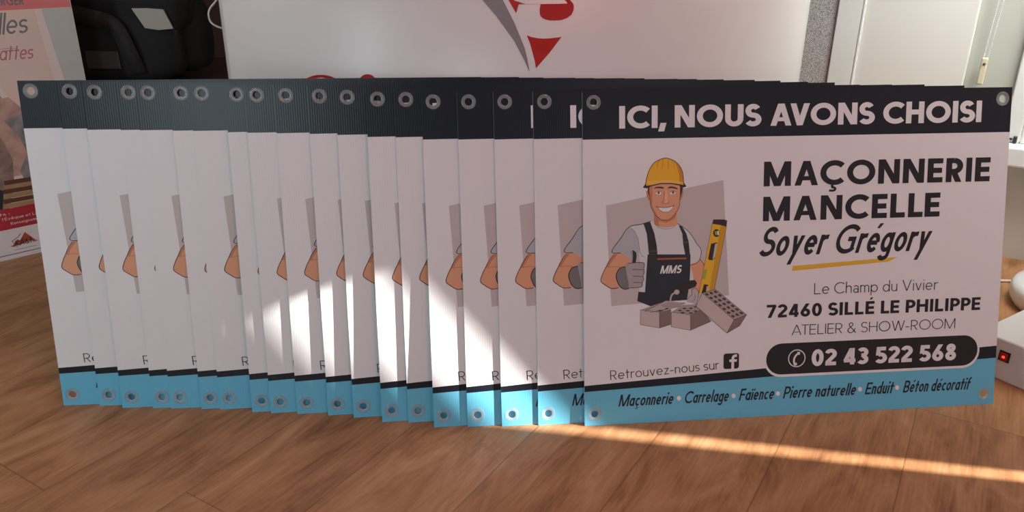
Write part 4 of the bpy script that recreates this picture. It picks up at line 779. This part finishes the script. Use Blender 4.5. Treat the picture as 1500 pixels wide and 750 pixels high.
# ------------------------------------------------------------------ poster stand at the left
PB = Vector((-1.163, 2.166, 0)); PROT = math.radians(44.19)
pst = root('poster_stand', 'tall poster board with book title standing behind the leftmost sign', 'poster', PB, (0, 0, PROT))
PC = dict(paper=plain('poster_paper', (0.84, 0.68, 0.60), 0.55, noise=0.08, scale=7), band=plain('poster_pink_red', (0.80, 0.24, 0.24), 0.5), grey=plain('poster_grey', (0.60, 0.64, 0.61), 0.55, noise=0.06, scale=25),
          type_grey=plain('poster_grey_type', (0.20, 0.23, 0.23), 0.5), type_pink=plain('poster_pink_type', (0.55, 0.21, 0.22), 0.5), paint=plain('poster_painting', (0.29, 0.20, 0.17), 0.55, noise=0.8, scale=42),
          fur=plain('poster_silver', (0.30, 0.29, 0.30), 0.5, noise=0.85, scale=38), book_light=plain('poster_book_gold', (0.42, 0.27, 0.14), 0.5, noise=0.15, scale=40), book_dark=plain('poster_book_brown', (0.13, 0.055, 0.035), 0.5),
          red=plain('poster_red', (0.45, 0.03, 0.045), 0.5), white=plain('poster_white', (0.78, 0.76, 0.76), 0.5), black=plain('poster_black', (0.03, 0.025, 0.03), 0.5), brick=plain('poster_orange_red', (0.45, 0.08, 0.04), 0.5), blue=plain('poster_blue', (0.10, 0.14, 0.25), 0.5), cream=plain('poster_cream', (0.86, 0.76, 0.70), 0.5, noise=0.05, scale=20), lilac=plain('poster_lilac', (0.42, 0.42, 0.55), 0.5, noise=0.4, scale=50), flesh=plain('poster_flesh', (0.55, 0.36, 0.30), 0.55, noise=0.55, scale=34))
bm = bmesh.new(); box(bm, -0.62, 0.0, 0.0, 0.008, 0.0, 1.62, 0, 0.001)
bm_obj('board', bm, PC['white'], pst)
pr = Print()
pr.poly('paper', 0, [(-620, 138), (-2, 138), (-2, 1618), (-620, 1618)])
pr.poly('band', 1, [(-620, 642), (-2, 642), (-2, 820), (-620, 820)])
pr.poly('grey', 1, [(-73, 641), (-2, 641), (-2, 220), (-28, 220)])
pr.poly('cream', 2, [(-90, 641), (-73, 641), (-30, 240), (-62, 240)])
pr.poly('flesh', 1, [(-620, 440), (-200, 440), (-165, 395), (-150, 330), (-160, 260), (-185, 225), (-620, 205)])
pr.poly('fur', 2, [(-215, 372), (-170, 385), (-130, 340), (-95, 400), (-70, 330), (-60, 240), (-110, 150), (-190, 170), (-205, 235), (-178, 280), (-190, 330)])
pr.poly('lilac', 2, [(-330, 520), (-225, 520), (-205, 440), (-240, 425), (-330, 450)])
pr.poly('cream', 3, [(-238, 505), (-222, 505), (-192, 430), (-206, 428)])
pr.poly('paint', 2, [(-620, 330), (-230, 330), (-215, 270), (-225, 200), (-250, 140), (-620, 140)])
for k, z in enumerate((142, 155, 168, 181, 193, 204)):
    pr.poly('book_light' if k % 2 == 0 else 'book_dark', 3, [(-262 + 3 * k, z), (-150 + (k % 3) * 8, z - 2), (-150 + (k % 3) * 8, z + 10), (-262 + 3 * k, z + 12)])
pr.poly('black', 3, [(-620, 138), (-266, 138), (-252, 190), (-300, 215), (-620, 215)])
pr.poly('red', 4, [(-620, 84), (-2, 84), (-2, 141), (-620, 141)])
pr.poly('white', 4, [(-620, 2), (-2, 2), (-2, 84), (-620, 84)])
write(pr, 'ERGER', 'geo', 'type_grey', (-172, 653.5), (-108.7, 652.8), 22, .17, 0, 6, .1)
write(pr, 'lles', 'brush', 'type_grey', (-181, 584.5), (-117, 584.5), 50, .10, .28, 6, .06)
write(pr, 'attes', 'brush', 'type_pink', (-193, 522), (-117, 520), 36, .10, .28, 6, .06)
pr.line('type_grey', 6, 1.0, [(-185, 550), (-150, 549)])
write(pr, 'illets :', 'geo', 'white', (-300, 124), (-252, 124), 7.5, .12, 0, 6, .14)
write(pr, "à l'Évêque et Librai".replace('à ', ''), 'geo', 'white', (-272, 110), (-168, 110), 7.5, .12, 0, 6, .14)
write(pr, 'Renseignements', 'geo', 'white', (-255, 95), (-172, 95), 7.5, .12, 0, 6, .14)
pr.poly('brick', 6, [(-266, 34), (-250, 52), (-243, 48), (-228, 68), (-214, 50), (-204, 36), (-222, 42), (-240, 36)])
pr.line('black', 7, 1.6, [(-268, 38), (-252, 30), (-262, 50), (-246, 58), (-238, 66)]); pr.line('black', 7, 1.4, [(-246, 33), (-236, 52), (-228, 34), (-220, 54), (-212, 36), (-202, 38)])
write(pr, 'KAM', 'geo', 'black', (-258, 35), (-218, 35), 14, .16, .2, 8, .1)
pr.line('black', 6, 1.0, [(-262, 24), (-208, 24)])
pr.line('blue', 6, 2.2, [(-620, 13.5), (-2, 13.5)])
pr.build('poster_print', pst, lambda u, z, l: (u / 1000, -(0.15 + l * 0.02) / 1000, z / 1000), PC)
# ------------------------------------------------------------------ low dark cabinet with a black bag
cab = root('low_cabinet', 'low dark brown cabinet along the back wall', 'cabinet', (-1.15, 2.54, 0))
dark_wood = plain('dark_wood', (0.060, 0.034, 0.030), 0.35, noise=0.2, scale=12)
bm = bmesh.new(); box(bm, -0.55, 0.55, -0.27, 0.27, 0.05, 0.395, 0, 0.004); bm_obj('body', bm, dark_wood, cab)
bm = bmesh.new(); box(bm, -0.56, 0.56, -0.285, 0.285, 0.395, 0.417, 0, 0.004); bm_obj('cabinet_top', bm, dark_wood, cab)
for sx_ in (-0.277, 0.277):
    bm = bmesh.new(); box(bm, sx_ - 0.262, sx_ + 0.262, -0.284, -0.270, 0.065, 0.385, 0, 0.003); d_ = bm_obj('door', bm, dark_wood, cab)
    bm = bmesh.new(); hx = sx_ + (0.22 if sx_ < 0 else -0.22); tube(bm, [(hx, -0.30, 0.20), (hx, -0.30, 0.30)], 0.005); tube(bm, [(hx, -0.283, 0.21), (hx, -0.30, 0.21)], 0.004); tube(bm, [(hx, -0.283, 0.29), (hx, -0.30, 0.29)], 0.004); bm_obj('handle', bm, plain('dull_metal', (0.3, 0.3, 0.3), 0.4, 1.0), d_)
bm = bmesh.new(); box(bm, -0.55, 0.55, -0.25, 0.26, 0.0, 0.05); bm_obj('plinth', bm, dark_wood, cab)
black_cloth = plain('black_nylon', (0.0045, 0.004, 0.0045), 0.8, noise=0.3, scale=60, bump=0.2)
dark_cloth = plain('charcoal_nylon', (0.010, 0.009, 0.0095), 0.75, noise=0.2, scale=40)
bag = root('backpack', 'bulky black backpack with cream label on the dark cabinet', 'bag', (-1.18, 2.44, 0.418))
def soft(bm, cx, cy, cz, sx, sy, sz, e=0.38, mat=0, nu=28, nv=16):
    """rounded cushion body"""
    def sg(v, p): return math.copysign(abs(v) ** p, v)
    rings = []
    for j in range(nv + 1):
        ph = -PI / 2 + PI * j / nv; ring = []
        for i in range(nu):
            th = 2 * PI * i / nu
            ring.append(bm.verts.new((cx + sx * sg(math.cos(ph), e) * sg(math.cos(th), e), cy + sy * sg(math.cos(ph), e) * sg(math.sin(th), e), cz + sz * sg(math.sin(ph), e))))
        rings.append(ring)
    for a, b2 in zip(rings, rings[1:]):
        for i in range(nu):
            f = bm.faces.new((a[i], a[(i + 1) % nu], b2[(i + 1) % nu], b2[i])); f.smooth = True; f.material_index = mat
    bmesh.ops.remove_doubles(bm, verts=bm.verts, dist=1e-5)
bm = bmesh.new(); soft(bm, 0.0, 0.03, 0.26, 0.235, 0.12, 0.26, 0.5); bm_obj('main_compartment', bm, black_cloth, bag)
bm = bmesh.new(); soft(bm, 0.01, -0.085, 0.105, 0.215, 0.075, 0.105, 0.5); bm_obj('front_pocket', bm, black_cloth, bag)
bm = bmesh.new(); soft(bm, 0.05, -0.08, 0.265, 0.20, 0.07, 0.125, 0.32); bm_obj('flap_pocket', bm, black_cloth, bag)
bm = bmesh.new(); soft(bm, 0.205, 0.02, 0.12, 0.045, 0.10, 0.105, 0.6); bm_obj('side_pocket', bm, black_cloth, bag)
def strip(bm, pts, wd, th):
    """flat webbing following points, width along a given vector"""
    P_ = [Vector(p) for p in pts]; rings = []
    for i, p in enumerate(P_):
        t = (P_[min(i + 1, len(P_) - 1)] - P_[max(i - 1, 0)]).normalized(); s = t.cross(Vector((0, -1, 0))).normalized(); nn = s.cross(t).normalized()
        rings.append([bm.verts.new(p + s * a * wd / 2 + nn * b2 * th / 2) for a, b2 in ((-1, -1), (1, -1), (1, 1), (-1, 1))])
    for a, b2 in zip(rings, rings[1:]):
        for k in range(4):
            f = bm.faces.new((a[k], a[(k + 1) % 4], b2[(k + 1) % 4], b2[k])); f.smooth = True
    cap(bm, rings[0], True); cap(bm, rings[-1]); bmesh.ops.recalc_face_normals(bm, faces=bm.faces)
bm = bmesh.new(); strip(bm, smooth_path([(-0.19, -0.10, 0.30), (-0.10, -0.165, 0.215), (0.0, -0.175, 0.19), (0.07, -0.172, 0.165), (0.10, -0.172, 0.09), (0.11, -0.155, 0.03)], 5), 0.045, 0.004); bm_obj('shoulder_strap', bm, dark_cloth, bag)
bm = bmesh.new(); strip(bm, smooth_path([(-0.05, 0.03, 0.515), (-0.045, 0.03, 0.555), (0.0, 0.03, 0.575), (0.045, 0.03, 0.555), (0.05, 0.03, 0.515)], 5), 0.03, 0.005); bm_obj('grab_handle', bm, dark_cloth, bag)
lb = bmesh.new()
lv = [lb.verts.new(p) for p in ((0.148, -0.158, 0.158), (0.185, -0.158, 0.153), (0.226, -0.157, 0.157), (0.205, -0.154, 0.208), (0.16, -0.154, 0.211), (0.118, -0.155, 0.210))]
lb.faces.new(lv); ex = bmesh.ops.extrude_face_region(lb, geom=lb.faces[:]); bmesh.ops.translate(lb, verts=[v for v in ex['geom'] if isinstance(v, bmesh.types.BMVert)], vec=(0, 0.006, 0)); bmesh.ops.recalc_face_normals(lb, faces=lb.faces)
o = bm_obj('label_patch', lb, plain('cream_patch', (0.42, 0.38, 0.32), 0.6), bag); o['label'] = 'cream label patch'
bm = bmesh.new(); box(bm, -0.03, 0.065, -0.1665, -0.155, 0.045, 0.095, 0, 0.003); o = bm_obj('pocket_badge', bm, plain('brown_badge', (0.05, 0.045, 0.04), 0.5), bag)

# ------------------------------------------------------------------ right: bead chain, power box, white foot, floor cable
pl_cream = plain('aged_plastic', (0.72, 0.66, 0.48), 0.35)
chain = root('blind_chain', 'white bead chain of a blind with cream tension weight', 'chain', WALL_A, (0, 0, WALL_ROT))
bm = bmesh.new()
for k in range(2):
    x0_, x1_ = (-0.1565, -0.1515) if k == 0 else (-0.1465, -0.1410)
    nb = 110
    for i in range(nb):
        z = 0.535 + i * 0.0046; x = x0_ + (x1_ - x0_) * (z - 0.535) / 0.15
        bmesh.ops.create_icosphere(bm, subdivisions=1, radius=0.0019, matrix=Matrix.Translation((min(x, x1_ + .004), -0.032, z)))
    tube(bm, [(x0_, -0.032, 0.533), (x1_ + .001, -0.032, 0.70), (x1_ + .004, -0.032, 1.04)], 0.0006, 5)
o = bm_obj('beads', bm, plain('bead_white', (0.78, 0.78, 0.76), 0.3), chain)
bm = bmesh.new(); box(bm, -0.1605, -0.1445, -0.0375, -0.0265, 0.470, 0.540, 0, 0.004)
wt_ = bm_obj('tension_weight', bm, pl_cream, chain); wt_['label'] = 'cream plastic tension weight'
bm = bmesh.new(); lathe(bm, [(0.0001, 0.0), (0.0036, 0.0), (0.0036, 0.0012), (0.0001, 0.0012)], 14, 0, Matrix.Translation((-0.1515, -0.0374, 0.524)) @ Matrix.Rotation(PI / 2, 4, 'X'))
bm_obj('pivot', bm, plain('brown_pivot', (0.15, 0.12, 0.09), 0.4), wt_)
bm = bmesh.new(); tube(bm, [(-0.149, -0.032, 1.045), (-0.149, 0.0, 1.045)], 0.006); bm_obj('bracket', bm, frame_m, chain)

F0 = Vector((0.959, 1.441, 0)); FA = math.atan2(-0.833, 0.553)
pbx = root('power_box', 'white box with red rocker switch on the floor beside the front sign', 'box', F0, (0, 0, FA))
box_m = plain('white_casing', (0.66, 0.65, 0.63), 0.45, noise=0.02, scale=20)
bm = bmesh.new(); box(bm, 0.0, 0.42, 0.0, 0.30, 0.0, 0.089, 0, 0.004); bm_obj('casing', bm, box_m, pbx)
bm = bmesh.new(); box(bm, 0.0475, 0.0685, -0.0025, 0.0005, 0.0435, 0.0655, 0, 0.0008); sw = bm_obj('switch_frame', bm, plain('switch_black', (0.015, 0.013, 0.015), 0.4), pbx)
bm = bmesh.new(); box(bm, 0.0510, 0.0650, -0.0048, -0.0020, 0.0465, 0.0625, 0, 0.0008); rk = bm_obj('rocker', bm, plain('switch_red', (0.42, 0.012, 0.014), 0.25), sw); rk['label'] = 'red rocker'
led = new_mat('switch_glow'); led[3].inputs['Base Color'].default_value = (0.9, 0.05, 0.03, 1); led[3].inputs['Emission Color'].default_value = (1, 0.06, 0.03, 1); led[3].inputs['Emission Strength'].default_value = 1.6
bm = bmesh.new(); lathe(bm, [(0.0001, 0.0), (0.0030, 0.0), (0.0030, 0.0006), (0.0001, 0.0006)], 14, 0, Matrix.Translation((0.058, -0.0047, 0.0545)) @ Matrix.Rotation(PI / 2, 4, 'X')); bm_obj('indicator', bm, led[0], rk)

bm = bmesh.new(); rg = lathe(bm, [(0.125, 0.0), (0.138, 0.004), (0.148, 0.020), (0.150, 0.044), (0.144, 0.056), (0.132, 0.060), (0.05, 0.063), (0.022, 0.066), (0.018, 0.080), (0.018, 0.62), (0.016, 0.63)], 48)
cap(bm, rg[0], True); cap(bm, rg[-1])
ft = root('floor_stand', 'white round weighted stand foot behind the switch box near the window', 'stand', (1.36, 1.705, 0))
bm_obj('foot', bm, white_paint, ft)
bm = bmesh.new(); tube(bm, smooth_path([(0.90, 1.97, 0.0040), (1.10, 1.925, 0.0040), (1.285, 1.880, 0.0040), (1.36, 1.905, 0.0040), (1.44, 1.975, 0.0040)], 6), 0.0036)
tag(bm_obj('floor_cable', bm, plain('white_flex', (0.74, 0.72, 0.68), 0.4)), 'white cable lying on the floor below the window wall', 'cable')
